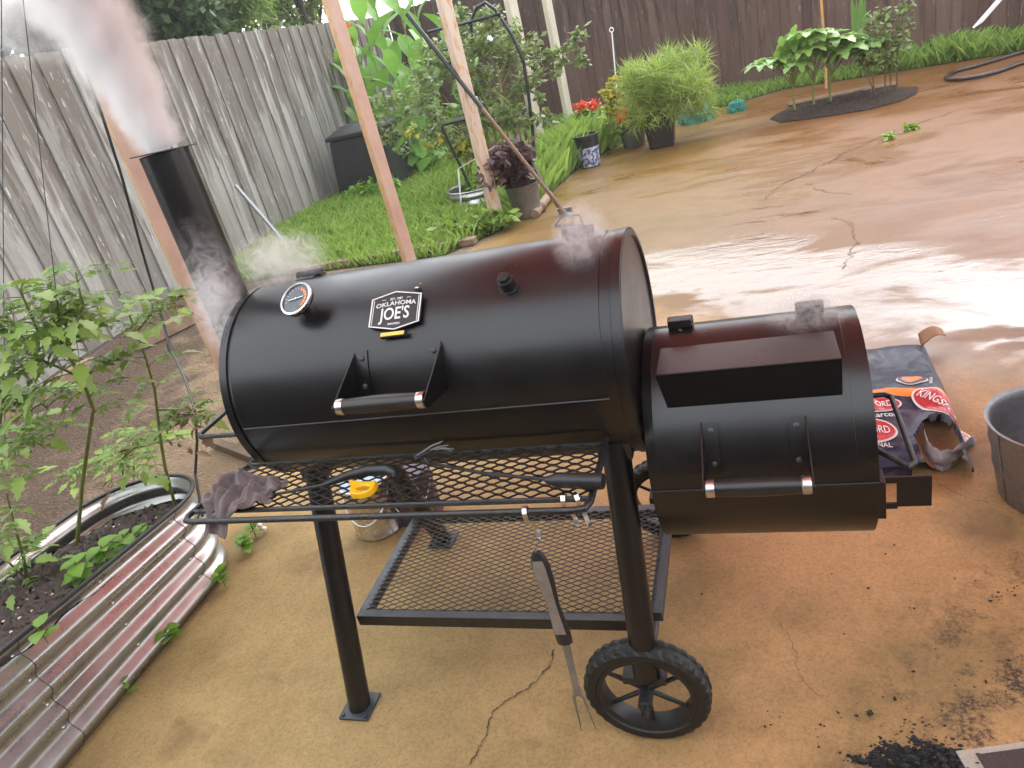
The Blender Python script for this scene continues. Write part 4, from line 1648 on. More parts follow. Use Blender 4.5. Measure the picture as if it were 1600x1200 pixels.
# tall tomato with a thick bare stem (left), plants at frame edge, plant near the cable
y1 = 1.62
tomato('tall leafy tomato plant with a long bare yellow green stem at the left', [bpt(110, 838), PY(128, 760, y1), PY(138, 690, y1), PY(146, 640, y1 - .02), PY(128, 590, y1 - .04), PY(100, 545, y1 - .06), PY(82, 495, y1 - .08), PY(78, 440, y1 - .08)], .0075, 66, .40, 1.0, .86, 1,
       [[PY(128, 590, y1 - .04), PY(60, 560, y1 - .1), PY(15, 500, y1 - .14)], [PY(100, 545, y1 - .06), PY(130, 480, y1), PY(118, 425, y1)], [PY(120, 560, y1), PY(60, 520, y1 - .05), PY(30, 450, y1 - .1)]], 0, .15)
y2 = 1.80
tomato('thin tomato plant with a few withered brown leaves beside the black cable', [bpt(262, 775), PY(258, 730, y2), PY(250, 680, y2), PY(242, 610, y2), PY(228, 560, y2 - .02), PY(212, 520, y2), PY(198, 480, y2)], .0065, 52, .28, 1.0, .74, 2,
       [[PY(245, 640, y2), PY(290, 640, y2 + .03), PY(312, 660, y2 + .05)], [PY(250, 690, y2), PY(210, 700, y2 + .05), PY(165, 740, y2 + .1)], [PY(212, 520, y2), PY(245, 480, y2), PY(258, 470, y2)]], 6, .15)
y3 = 2.02
tomato('bushy low tomato plant sprawling behind the rounded end of the raised bed', [PZ(195, 760, .0), PY(190, 725, y3 + .2), PY(200, 700, y3 + .2), PY(225, 672, y3 + .2)], .006, 36, .15, 1.0, .70, 3,
       [[PY(190, 725, y3 + .2), PY(150, 720, y3 + .2), PY(120, 738, y3 + .2)], [PY(195, 715, y3 + .2), PY(230, 700, y3 + .2), PY(255, 690, y3 + .2)]], 0, .3, 'tomato plants in the raised bed')
y4 = 1.36
tomato('broad leaved young tomato plant at the left edge, low over the mulch', [bpt(46, 945), PY(42, 905, y4), PY(36, 868, y4), PY(22, 820, y4), PY(10, 770, y4)], .007, 26, .25, 1.0, .70, 4,
       [[PY(42, 905, y4), PY(15, 880, y4 - .05), PY(-15, 860, y4 - .05)], [PY(44, 925, y4), PY(80, 935, y4 - .02), PY(105, 938, y4 - .03)]], 0, .2)

y5 = 1.5
tomato('tomato plant cut off by the left edge, below the tall one', [bpt(-30, 900), PY(-20, 800, y5), PY(-5, 700, y5), PY(5, 620, y5), PY(20, 560, y5)], .0075, 40, .25, 1.0, .8, 9,
       [[PY(-5, 700, y5), PY(40, 680, y5), PY(70, 700, y5)], [PY(5, 620, y5), PY(45, 610, y5 + .05), PY(75, 640, y5 + .05)]], 0, .2)
# low basil row along the rim
rb = random.Random(8)
for k, (u, v, s, lb) in enumerate([(228, 838, .75, 'small green basil plant nearest the rounded end of the bed'), (200, 858, .9, 'green basil plant second from the rounded end of the bed'),
                                   (170, 882, 1.0, 'green basil plant third from the rounded end of the bed'), (135, 915, 1.0, 'green basil plant at the near end of the basil row')]):
    b = bpt(u, v)
    root = thing('basil_plant', b, lb, 'plant', 'basil row in the raised bed')
    mb = MB()
    mb.tube([b, b + Vector((.004, 0, .05)), b + Vector((.006, .004, .095))], .0025, 6)
    mb.build('stem', M['stem'], root)
    for i in range(13):
        a = i * 2.4 + rb.random()
        z = .02 + .075 * (i / 12)
        mb = MB()
        ll = .060 * s * rb.uniform(.75, 1.2)
        leaf_blade(mb, b + Vector((.003, .001, z)), Vector((math.cos(a), math.sin(a), rb.uniform(.0, .6))), Vector((0, 0, 1)), ll, ll * .62, 'ovate', .35)
        mb.build('leaf', M['leaf_basil'], root)
# sprout in the mulch and weeds outside the bed
for (u, v, z0, nl, s, lb, grp) in [(84, 1018, None, 4, .052, 'single bright green sprout in the mulch near the rim', None), (270, 1005, 0, 9, .050, 'green weed growing from under the metal bed, halfway along', 'weeds at the foot of the bed'),
                                   (352, 915, 0, 9, .045, 'green weed at the foot of the bed just past the weed halfway along', 'weeds at the foot of the bed'), (385, 862, 0, 12, .048, 'leafy green weed at the rounded end of the metal bed', 'weeds at the foot of the bed'),
                                   (400, 838, 0, 9, .040, 'green weed beneath the rag, next to two white mushrooms', 'weeds at the foot of the bed'), (205, 1085, 0, 4, .03, 'smallest green weed at the foot of the bed near the bottom', 'weeds at the foot of the bed')]:
    b = bpt(u, v) if z0 is None else PZ(u, v, .006)
    root = thing('weed', b, lb, 'weed', grp)
    mb = MB()
    mb.tube([b, b + Vector((0, 0, .05)), b + Vector((.012, -.01, .075))], .0022, 6)
    mb.build('stem', M['stem'], root)
    for i in range(nl):
        a = i * 2.4 + rb.random()
        mb = MB()
        ll = s * rb.uniform(.7, 1.2)
        leaf_blade(mb, b + Vector((.004, -.002, .02 + .055 * i / nl)), Vector((math.cos(a), math.sin(a), rb.uniform(.1, .7))), Vector((0, 0, 1)), ll, ll * .55, 'ovate', .3)
        mb.build('leaf', M['leaf_basil'], root)
for (u, v, lb) in ((408, 826, 'left of two tiny white mushrooms beneath the shelf corner'), (415, 831, 'right of two tiny white mushrooms beneath the shelf corner')):
    b = PZ(u, v, .006)
    mb = MB()
    mb.lathe([(.004, 0), (.003, .014), (.011, .015), (.010, .021), (.005, .026), (0, .027)], b, 'Z', 12)
    tag(mb.build('mushroom', M['white_print'], None, b), lb, 'mushroom')

# ------------------------------------------------------------------ soil strip left, timbers, cable, stick
for a, b, h, lb in (((-60, 705), (150, 575), .09, 'long weathered timber edging along the grey fence'), ((225, 545), (345, 485), .11, 'short timber edging beyond the black cable'), ((455, 430), (640, 398), .06, 'low timber edging along the front of the lawn'), ((655, 396), (745, 381), .06, 'low timber edging between the two nearest peeling posts')):
    A, B = PZ(*a), PZ(*b)
    d = (B - A)
    L = d.length
    mb = MB()
    mb.box((L / 2, 0, h / 2), (L, .10, h))
    o = mb.build('timber_edging', M['timber'], None, (0, 0, 0), smooth=False, bevel=.008)
    o.location = A + Vector((0, 0, .006))
    o.rotation_euler = (0, 0, math.atan2(d.y, d.x))
    tag(o, lb, 'timber', 'garden timber edging')
# black irrigation cable
yb = 2.45
cp = [PY(85, 0, yb), PY(120, 75, yb), PY(158, 175, yb), PY(190, 275, yb), PY(220, 385, yb), PY(245, 470, yb), PY(265, 540, yb - .1), PY(290, 595, yb - .25), PY(304, 640, yb - .4), PY(308, 690, 1.98), PY(305, 740, 1.94), bpt(302, 778)]
cb = thing('irrigation_tube', cp[-1], 'thin black irrigation tube hanging down into the raised bed', 'tube')
mb = MB()
mb.tube(cp, .0055, 8)
mb.build('tube', M['black_plastic'], cb)
mb = MB()
mb.tube([PY(264, 538, yb - .1), PY(268, 549, yb - .12)], .012, 10)
mb.tube([PY(262, 534, yb - .1), PY(270, 553, yb - .13)], .008, 10)
mb.build('connector', M['black_plastic'], cb)
for u0, u1, v1, lb in ((2, 8, 700, 'thin wire hanging at the left edge over the plants'), (35, 95, 520, 'thin wire slanting over the tall tomato plant')):
    mb = MB()
    mb.tube([PY(u0, -10, 1.55), PY((u0 + u1) / 2, v1 / 2, 1.55), PY(u1, v1, 1.55)], .0012, 5)
    o = mb.build('support_wire', M['iron_grey'], None, PY(u1, v1, 1.55))
    tag(o, lb, 'wire')
# stick leaning on the fence
A, B = PZ(452, 388), PX(368, 290, -5.38)
mb = MB()
mb.tube([A, A.lerp(B, .5) + Vector((0, 0, .01)), B], .022, 8)
tag(mb.build('stick', M['galv_old'], None, A), 'grey stick leaning against the grey fence', 'stick')
A, B = PZ(340, 698), PZ(402, 722)
mb = MB()
mb.box(A.lerp(B, .5) + Vector((0, 0, .025)), ((B - A).length, .05, .04), Matrix.Rotation(math.atan2((B - A).y, (B - A).x), 3, 'Z'))
tag(mb.build('wood_offcut', M['stem_brown'], None, A.lerp(B, .5), smooth=False, bevel=.004), 'dark charred wood offcut on the ground left of the barrel', 'wood')

# ------------------------------------------------------------------ charcoal bag
def bag():
    x0, x1, y0_, y1_ = .10, .600, 2.215, 3.16
    from mathutils import noise as mn
    def shape(a, b):
        """a,b in 0..1 -> plan position"""
        x = x0 + (x1 - x0) * a + .060 * b * (a - .3) + .02 * mn.noise(Vector((b * 2, 1, a)))
        y = y0_ + (y1_ - y0_) * b + .05 * (a - .8) * (1 - b) + .02 * mn.noise(Vector((a * 3, 7, b * 2)))
        return x, y
    def top(a, b):
        e = min(1, a / .14, (1 - a) / .12)
        e = math.sqrt(max(0, 1 - (1 - e) ** 2))
        g = min(1, (1 - b) / .16)
        g = math.sqrt(max(0, 1 - (1 - g) ** 2))
        h = .040 + .100 * math.exp(-((b - .36) / .26) ** 2) + .035 * math.exp(-((a - .45) / .12) ** 2 - ((b - .82) / .2) ** 2)
        h += .012 * mn.noise(Vector((a * 5, b * 6, 2))) + .006 * mn.noise(Vector((a * 13, b * 15, 5)))
        h += .010 * abs(math.sin(5 * (a + b * .7) + 2 * mn.noise(Vector((a * 2, b * 2, 8)))))
        return .008 + max(.004, h * e * g)
    root = thing('charcoal_bag', (.4, 2.6, 0), 'torn open blue charcoal bag with red oval logos lying on wet concrete', 'bag')
    n, m_ = 64, 84
    vs, fs, keep = [], [], []
    hole = lambda a, b: ((a - .81) / .135) ** 2 + ((b - .075) / .105) ** 2
    for j in range(m_ + 1):
        for i in range(n + 1):
            a, b = i / n, j / m_
            x, y = shape(a, b)
            z = top(a, b)
            hh = hole(a, b)
            if 1 <= hh < 2.2: z += .022 * (2.2 - hh) / 1.2 * (1 if b > .06 else .3)
            vs.append(Vector((x, y, z)))
    W = n + 1
    for j in range(m_):
        for i in range(n):
            a, b = (i + .5) / n, (j + .5) / m_
            if hole(a, b) < 1 + .25 * mn.noise(Vector((a * 22, b * 22, 3))): continue
            fs.append((j * W + i, j * W + i + 1, (j + 1) * W + i + 1, (j + 1) * W + i))
    mb = MB()
    mb.add(vs, fs)
    # front wall of the bag (open end towards the viewer)
    for i in range(n):
        a = (i + .5) / n
        if .62 < a < .98: continue
        p_, q_ = vs[i], vs[i + 1]
        mb.add([p_, q_, Vector((q_.x, q_.y + .01, .008)), Vector((p_.x, p_.y + .01, .008))], [(0, 1, 2, 3)])
    def zat(x, y):
        # invert the plan mapping, then read the paper's height
        b = (y - y0_) / (y1_ - y0_)
        a = (x - x0) / (x1 - x0)
        for _ in range(12):
            xx, yy_ = shape(min(1, max(0, a)), min(1, max(0, b)))
            a += (x - xx) / (x1 - x0)
            b += (y - yy_) / (y1_ - y0_)
        a, b = min(1, max(0, a)), min(1, max(0, b))
        hh = hole(a, b)
        return top(a, b) + (.022 * (2.2 - hh) / 1.2 if 1 <= hh < 2.2 else 0)
    def on_bag(u, v):
        z = .08
        for _ in range(10):
            q = PZ(u, v, z)
            z = .5 * z + .5 * zat(q.x, q.y)
        return PZ(u, v, z)
    ys_ = on_bag(1420, 609).y - 2.6
    t = NT('printed_bag_paper')
    v = t.mapping()
    X, Y, Z = t.sep(v)       # object space is centred on (.4, 2.6)
    yy = t.math('ADD', Y, t.math('MULTIPLY', t.math('SINE', t.math('MULTIPLY', X, 9.0)), .018))
    nz = t.noise(v, 14, 6, .7)
    navy = t.ramp(nz, [(.3, (.008, .010, .028)), (.6, (.018, .024, .062)), (.8, (.045, .065, .14))])
    pan = t.math('MULTIPLY', t.step(X, -.10, -.09), t.step(X, .04, .03))
    pan = t.math('MULTIPLY', pan, t.step(Y, .20, .23))
    navy = t.mix(t.math('MULTIPLY', pan, .6), navy, (.010, .009, .022))
    pale = t.ramp(nz, [(.3, (.05, .05, .075)), (.7, (.16, .155, .19))])
    k = t.math('MULTIPLY', t.step(yy, ys_ - .06, ys_ - .09), t.ramp(t.noise(t.mapping((1, 3, 1)), 5, 3), [(.45, 0.), (.62, .8)]))
    col = t.mix(k, navy, pale)
    band = t.math('MULTIPLY', t.step(yy, ys_ - .024, ys_ - .018), t.step(yy, ys_ + .024, ys_ + .018))
    col = t.mix(band, col, (.80, .24, .03))
    scuff = t.ramp(t.noise(v, 70, 5, .75), [(.66, 0.), (.74, .5)])
    col = t.mix(scuff, col, (.35, .38, .45))
    t.set(color=col, rough=t.ramp(nz, [(.3, .34), (.7, .55)]), spec=.3, normal=t.bump(t.noise(v, 30, 4), .4, .010))
    body = mb.build('bag_skin', t.m, root)
    # inner brown paper
    kraft = simple('brown_kraft', (.36, .20, .09), (.20, .10, .045), 9, .7, 0, .4, .01)
    mb = MB()
    N2, M2 = 22, 18
    vs2 = []
    for j in range(M2 + 1):
        for i in range(N2 + 1):
            a, b = .66 + .31 * i / N2, .03 + .25 * j / M2
            x, y = shape(a, max(b, 0))
            u = (a - .815) / .155
            z = .012 + .10 * abs(u) ** 2.2 * (1 - .35 * j / M2) + .07 * (max(0, b) / .3) ** 1.5 + .008 * mn.noise(Vector((a * 20, b * 20, 1)))
            z = min(z, top(min(a, .97), max(b, 0)) - .003)
            vs2.append(Vector((x, y, max(.010, z))))
    mb.add(vs2, [(j * (N2 + 1) + i, j * (N2 + 1) + i + 1, (j + 1) * (N2 + 1) + i + 1, (j + 1) * (N2 + 1) + i) for j in range(M2) for i in range(N2)])
    mb.build('inner_paper', kraft, root)
    # torn white flaps round the mouth
    white = simple('torn_white_paper', (.42, .40, .42), (.22, .21, .24), 20, .6, 0, .4, .006)
    upper = [PZ(1443, 668, .105), PZ(1450, 690, .10), PZ(1466, 703, .085), PZ(1488, 703, .085), PZ(1508, 690, .095), PZ(1521, 680, .095)]
    lower = [PZ(1440, 712, .03), PZ(1448, 728, .012), PZ(1474, 739, .006), PZ(1492, 726, .008), PZ(1509, 708, .02), PZ(1522, 688, .06)]
    mb = MB()
    nu, nv = 30, 12
    vs4 = []
    for j_ in range(nv + 1):
        for i_ in range(nu + 1):
            f_ = i_ / nu
            a_, b_ = along(upper, f_), along(lower, f_)
            g_ = j_ / nv
            q_ = a_.lerp(b_, g_) + Vector((.004, -.022, .004)) * math.sin(math.pi * g_) * (.6 + .8 * mn.noise(Vector((f_ * 5, g_ * 2, 3))))
            q_ += Vector((mn.noise(Vector((f_ * 9, g_ * 6, 1))), mn.noise(Vector((f_ * 9, g_ * 6, 7))), 0)) * .006
            if j_ == 0: q_.z += .010 * mn.noise(Vector((f_ * 22, 0, 2)))
            vs4.append(q_)
    mb.add(vs4, [(j_ * (nu + 1) + i_, j_ * (nu + 1) + i_ + 1, (j_ + 1) * (nu + 1) + i_ + 1, (j_ + 1) * (nu + 1) + i_) for j_ in range(nv) for i_ in range(nu)])
    o = mb.build('torn_flap', white, root)
    o.modifiers.new('s', 'SOLIDIFY').thickness = .002
    # curled brown corner at the far end
    mb = MB()
    vs3 = []
    cpt = PZ(1452, 541, .03)
    for j in range(9):
        for i in range(7):
            a, b = i / 6, j / 8
            vs3.append(cpt + Vector((-.03 + .085 * a, .02 * b - .03 * a, .0 + .06 * math.sin(a * 2.0) + .03 * b * (1 - a))) + Vector((0, .05 * b, 0)))
    mb.add(vs3, [(j * 7 + i, j * 7 + i + 1, (j + 1) * 7 + i + 1, (j + 1) * 7 + i) for j in range(8) for i in range(6)])
    o = mb.build('curled_corner', kraft, root)
    o.modifiers.new('s', 'SOLIDIFY').thickness = .002
    # printing that follows the paper
    def dec(pts2, faces, c, ang, lift, mat, name, sx=1, sy=1):
        ca, sa = math.cos(ang), math.sin(ang)
        mb_ = MB()
        vv = []
        for q in pts2:
            x, y = q[0] * sx, q[1] * sy
            X_, Y_ = c[0] + x * ca - y * sa, c[1] + x * sa + y * ca
            vv.append((X_, Y_, zat(X_, Y_) + lift))
        mb_.add(vv, faces)
        mb_.build(name, mat, root, smooth=False)
    def oval(c, ang, a, b, mat, lift, name, rings=5, n_=36):
        p_, f_ = [(0, 0)], []
        for r_ in range(1, rings + 1):
            for k_ in range(n_): p_.append((math.cos(2 * math.pi * k_ / n_) * a * r_ / rings, math.sin(2 * math.pi * k_ / n_) * b * r_ / rings))
        for k_ in range(n_): f_.append((0, 1 + k_, 1 + (k_ + 1) % n_))
        for r_ in range(rings - 1):
            for k_ in range(n_):
                A_ = 1 + r_ * n_
                f_.append((A_ + k_, A_ + (k_ + 1) % n_, A_ + n_ + (k_ + 1) % n_, A_ + n_ + k_))
        dec(p_, f_, c, ang, lift, mat, name)
    def logo(c, ang, a, b, ts, txt='KINGSFORD'):
        oval(c, ang, a, b, M['white_print'], .0035, 'logo_border')
        oval(c, ang, a * .93, b * .88, M['red_print'], .0055, 'logo_oval')
        vv, ff = text_geo(txt, ts)
        dec([(q.x, q.y) for q in vv], ff, c, ang, .0085, M['white_print'], 'lettering', .78, 1.25)
    q = on_bag(1473, 632)
    logo((q.x, q.y), -.75, .105, .060, .040)
    q = on_bag(1352, 675)
    logo((q.x, q.y), .03, .100, .058, .036)
    q = on_bag(1360, 633)
    logo((q.x, q.y), .03, .100, .040, .032)
    for txt, (u, v_), s in (('PROFESSIONAL', (1352, 697), .024), ('competition briquets', (1352, 705), .010), ('Charcoal', (1378, 650), .030)):
        q = on_bag(u, v_)
        vv, ff = text_geo(txt, s)
        dec([(k_.x, k_.y) for k_ in vv], ff, (q.x, q.y), .03, .006, M['white_print'], 'lettering')
    q = on_bag(1425, 595)
    oval((q.x, q.y), .05, .052, .044, M['white_print'], .003, 'flame_ring')
    oval((q.x, q.y), .05, .047, .039, simple('navy_print', (.03, .04, .09), (.02, .025, .06), 30, .4, 0, 0), .0045, 'flame_ring')
    oval((q.x, q.y), .3, .036, .026, M['orange_print'], .006, 'flame_mark')
    q = on_bag(1455, 596)
    vv, ff = text_geo('100% NATURAL', .014)
    dec([(k_.x, k_.y) for k_ in vv], ff, (q.x, q.y), 1.35, .005, M['white_print'], 'lettering')


bag()

# ------------------------------------------------------------------ zinc pail
pcx, pcy, pr_, ph_ = .795, 2.115, .195, .262
pa = thing('zinc_pail', (pcx, pcy, .006), 'old dull zinc pail at the right edge beside the charcoal bag', 'pail')
mb = MB()
prof = [(0, .012), (.150, .012), (.154, .006), (.158, .012)]
for k in range(1, 13):
    f = k / 12
    r = .158 + (pr_ - .158) * f
    if k in (5, 9): r += .0035
    prof.append((r, .012 + (ph_ - .012) * f))
prof += [(pr_ + .006, ph_ + .002), (pr_ + .007, ph_ + .007), (pr_ + .002, ph_ + .010), (pr_ - .003, ph_ + .004)]
for k in range(12, 0, -1):
    f = k / 12
    prof.append((.155 + (pr_ - .158) * f - .003, .012 + (ph_ - .012) * f))
prof += [(.150, .016), (0, .016)]
mb.lathe(prof, (pcx, pcy, 0), 'Z', 56)
mb.build('pail_body', M['galv_old'], pa)
s = MB()
a = math.radians(197)
s.tube([(pcx + math.cos(a) * .160, pcy + math.sin(a) * .160, .02), (pcx + math.cos(a) * (pr_ + .002), pcy + math.sin(a) * (pr_ + .002), ph_)], .0035, 6)
s.build('side_seam', M['galv_old'], pa)

# ------------------------------------------------------------------ rug corner and spilled charcoal
c0, c1 = PZ(1538, 1174), PZ(1640, 1160)
dx = (c1 - c0)
dx.z = 0
dx.normalize()
dy = Vector((dx.y, -dx.x, 0))
rug = thing('rug', c0, 'corner of a brown rug with pale border at the bottom right', 'rug')
o0 = c0 + Vector((0, 0, .006))
bm_ = simple('rug_border', (.46, .40, .33), (.32, .27, .22), 200, .9, 0, .6, .004)
rm_ = simple('rug_brown', (.085, .055, .05), (.05, .033, .03), 260, .95, 0, .8, .004)
o0 = o0 - dx * .06
MB().prism([o0, o0 + dx * 1.2, o0 + dx * 1.2 + dy * .9, o0 + dy * .9], (0, 0, .008)).build('border', bm_, rug, smooth=False)
q0 = o0 + dx * .035 + dy * .016 + Vector((0, 0, .0082))
MB().prism([q0, q0 + dx * 1.14, q0 + dx * 1.14 + dy * .86, q0 + dy * .86], (0, 0, .003)).build('field', rm_, rug, smooth=False)
# heap of charcoal dust
from mathutils import noise as mn
hc = PZ(1450, 1205)
n = 130
vs = []
for j in range(n):
    for i in range(n):
        a, b = i / (n - 1) * 2 - 1, j / (n - 1) * 2 - 1
        x, y = a * .17, b * .085
        k = max(0, 1 - a * a - b * b + .45 * mn.noise(Vector((a * 3, b * 3, 1))))
        z = -.004 + .018 * k ** .9 + .014 * k * mn.noise(Vector((x * 45, y * 45, 2))) + .008 * k * mn.noise(Vector((x * 140, y * 140, 2))) + .004 * mn.noise(Vector((x * 300, y * 300, 2)))
        vs.append(hc + Vector((x, y, z)))
mb = MB()
mb.add(vs, [(j * n + i, j * n + i + 1, (j + 1) * n + i + 1, (j + 1) * n + i) for j in range(n - 1) for i in range(n - 1)])
tag(mb.build('charcoal_heap', M['charcoal'], None, hc), 'heap of black charcoal dust beside the rug corner', 'charcoal')
mb = MB()
r = random.Random(12)
for k in range(130):
    a_, b_ = r.gauss(0, .42), r.gauss(0, .42)
    if a_ * a_ + b_ * b_ > 1.1: continue
    s_ = r.choice((.002, .003, .004, .006)) * r.uniform(.7, 1.3)
    mb.ball(hc + Vector((a_ * .16, b_ * .08, .022 * max(0, 1 - a_ * a_ - b_ * b_) + .004)), s_, 6, 4, (r.uniform(.8, 1.5), r.uniform(.7, 1.1), r.uniform(.5, .9)))
cl = [(1430, 1140, 26, 60), (1470, 1160, 22, 50), (1545, 1070, 30, 40), (1580, 1035, 25, 35), (1395, 1090, 3, 3), (1360, 1115, 6, 6), (1260, 1140, 40, 30), (1400, 1130, 90, 70), (1500, 940, 60, 50), (1420, 870, 40, 14), (1330, 930, 120, 30), (1560, 930, 30, 50)]
for (u, v, sp_, cnt) in cl:
    for k in range(cnt if cnt < 7 else cnt // 2):
        q = PZ(u + r.gauss(0, sp_), v + r.gauss(0, sp_ * .45), .007)
        s_ = r.choice((.001, .0013, .0018, .003)) * r.uniform(.7, 1.3)
        if cnt <= 6: s_ *= 2.4
        mb.ball(q + Vector((0, 0, s_ * .3)), s_, 6, 4, (r.uniform(.8, 1.6), 1, .6))
tag(mb.build('charcoal_debris', M['charcoal'], None, smooth=False), 'scattered charcoal crumbs on the concrete', 'charcoal crumbs', kind='stuff')


# ------------------------------------------------------------------ background planting
def leaf_cloud(cs, leaf, seed, elong=1.8, flat=.35):
    """cs: list of (centre, (rx,ry,rz), count); returns quads"""
    g = np.random.default_rng(seed)
    out = []
    for c, r, n in cs:
        d = g.normal(size=(n, 3))
        d /= np.linalg.norm(d, axis=1)[:, None]
        rr = g.uniform(.35, 1, n) ** .6
        p = np.array(c) + d * rr[:, None] * np.array(r)
        a = g.normal(size=(n, 3))
        a[:, 2] *= .6
        a[:, 2] -= .25
        a /= np.linalg.norm(a, axis=1)[:, None]
        b = np.cross(a, g.normal(size=(n, 3)) * np.array([flat, flat, 1]))
        b /= np.linalg.norm(b, axis=1)[:, None] + 1e-9
        s = leaf * g.uniform(.6, 1.4, n)[:, None]
        V = np.zeros((n, 4, 3))
        V[:, 0] = p
        V[:, 1] = p + a * s * elong * .5 + b * s * .5
        V[:, 2] = p + a * s * elong
        V[:, 3] = p + a * s * elong * .5 - b * s * .5
        out.append(V)
    return np.concatenate(out)


def clumps(center, R, k, rs, n, seed):
    r = random.Random(seed)
    out = []
    for _ in range(k):
        a, z = r.uniform(0, 2 * math.pi), r.uniform(-1, 1)
        f = r.uniform(.2, 1) ** .5
        q = math.sqrt(1 - z * z)
        c = (center[0] + R[0] * f * q * math.cos(a), center[1] + R[1] * f * q * math.sin(a), center[2] + R[2] * f * z)
        s = rs * r.uniform(.6, 1.3)
        out.append((c, (s, s, s * .75), int(n * r.uniform(.6, 1.3))))
    return out


def tree(label, base, crown_c, R, k, rs, n, leaf, mat, seed, group='trees beyond the grey fence', elong=1.8):
    root = thing('tree', base, label, 'tree', group)
    cs = clumps(crown_c, R, k, rs, n, seed)
    mb = MB()
    b, c = Vector(base), Vector(crown_c)
    mb.tube([b, b.lerp(c, .5) + Vector((.05, .03, 0)), c], [.13, .10, .05], 10)
    for q in cs[::3]:
        mb.tube([b.lerp(c, .65), Vector(q[0]).lerp(c, .3), q[0]], [.04, .025, .008], 6)
    mb.build('trunk', M['bark'], root)
    V = leaf_cloud(cs, leaf, seed, elong) - np.array(root.location)
    np_mesh('crown', V, 4, mat, root)
    return root


def base_of(p): return (p.x, p.y, 0)


p = PX(225, 30, -7.6)
tree('dark broadleaf tree above the grey fence right of the smoke plume', base_of(p), (p.x, p.y, p.z + .25), (1.0, 1.0, .75), 40, .42, 150, .085, M['leaf_dark'], 31)
p = PX(345, 25, -7.4)
tree('light green feathery tree above the middle of the grey fence', base_of(p), (p.x, p.y, p.z + .2), (.8, .9, .5), 26, .34, 120, .06, M['leaf_light'], 32, elong=2.6)
p = PX(475, 25, -7.6)
tree('pale green tree above the grey fence next to the pink peeling post', base_of(p), (p.x, p.y, p.z + .35), (.8, 1.1, .6), 26, .40, 130, .08, M['leaf_light'], 33)
p = PX(40, 20, -7.6)
tree('dark tree above the grey fence behind the smoke, leftmost', base_of(p), (p.x, p.y, p.z + .2), (.7, .9, .7), 28, .36, 140, .08, M['leaf_dark'], 34)
p = PX(400, 5, -10.5)
tree('tall dark tree standing farther back between the light green trees', base_of(p), (p.x, p.y, p.z + .4), (1.0, 1.6, .9), 30, .5, 150, .10, M['leaf_dark'], 35)

# compost bin
C = Vector((-4.93, 9.72, 0))
cbn = thing('compost_bin', C + Vector((0, 0, .006)), 'black plastic compost bin standing in the grass by the grey fence', 'bin')
mb = MB()
hw0, hw1, hh = .47, .40, .80
vs = [C + Vector((a * w_, b * w_ * .85, z)) for z, w_ in ((.006, hw0), (hh, hw1)) for a, b in ((-1, -1), (1, -1), (1, 1), (-1, 1))]
mb.add(vs, [(0, 1, 2, 3), (4, 5, 6, 7), (0, 1, 5, 4), (1, 2, 6, 5), (2, 3, 7, 6), (3, 0, 4, 7)])
mb.build('bin_body', M['black_plastic'], cbn, smooth=False, bevel=.03)
mb = MB()
vs = [C + Vector((a * w_, b * w_ * .85, z)) for z, w_ in ((hh, .43), (hh + .05, .43), (hh + .15, .24)) for a, b in ((-1, -1), (1, -1), (1, 1), (-1, 1))]
fs = [(8, 9, 10, 11), (0, 3, 2, 1)]
for L_ in (0, 4): fs += [(L_ + i, L_ + (i + 1) % 4, L_ + 4 + (i + 1) % 4, L_ + 4 + i) for i in range(4)]
mb.add(vs, fs)
mb.build('bin_lid', M['black_plastic'], cbn, smooth=False, bevel=.015)
MB().box(C + Vector((0, -.41, .2)), (.5, .03, .28)).build('bin_hatch', M['black_plastic'], cbn, smooth=False, bevel=.01)

# canna lilies
rc = random.Random(77)
CAN = []
for k in range(4):
    mb = MB()
    ln = .55
    d = Vector((1, 0, 0))
    vs = []
    for (wv, f) in [(.02, 0), (.10, .1), (.24, .3), (.27, .5), (.2, .75), (.08, .93), (0, 1)]:
        z = .10 * math.sin(f * 2) - (.15 + .12 * k) * f * f
        vs += [(ln * f, -wv * .42, z * ln + wv * .12), (ln * f, 0, z * ln), (ln * f, wv * .42, z * ln + wv * .12)]
    mb.add(vs, [q for i in range(6) for q in ((3 * i, 3 * i + 1, 3 * i + 4, 3 * i + 3), (3 * i + 1, 3 * i + 2, 3 * i + 5, 3 * i + 4))])
    me = bpy.data.meshes.new('leaf')
    me.from_pydata(mb.v, [], mb.f)
    me.materials.append(M['leaf_canna'])
    me.polygons.foreach_set('use_smooth', [True] * len(me.polygons))
    CAN.append(me)
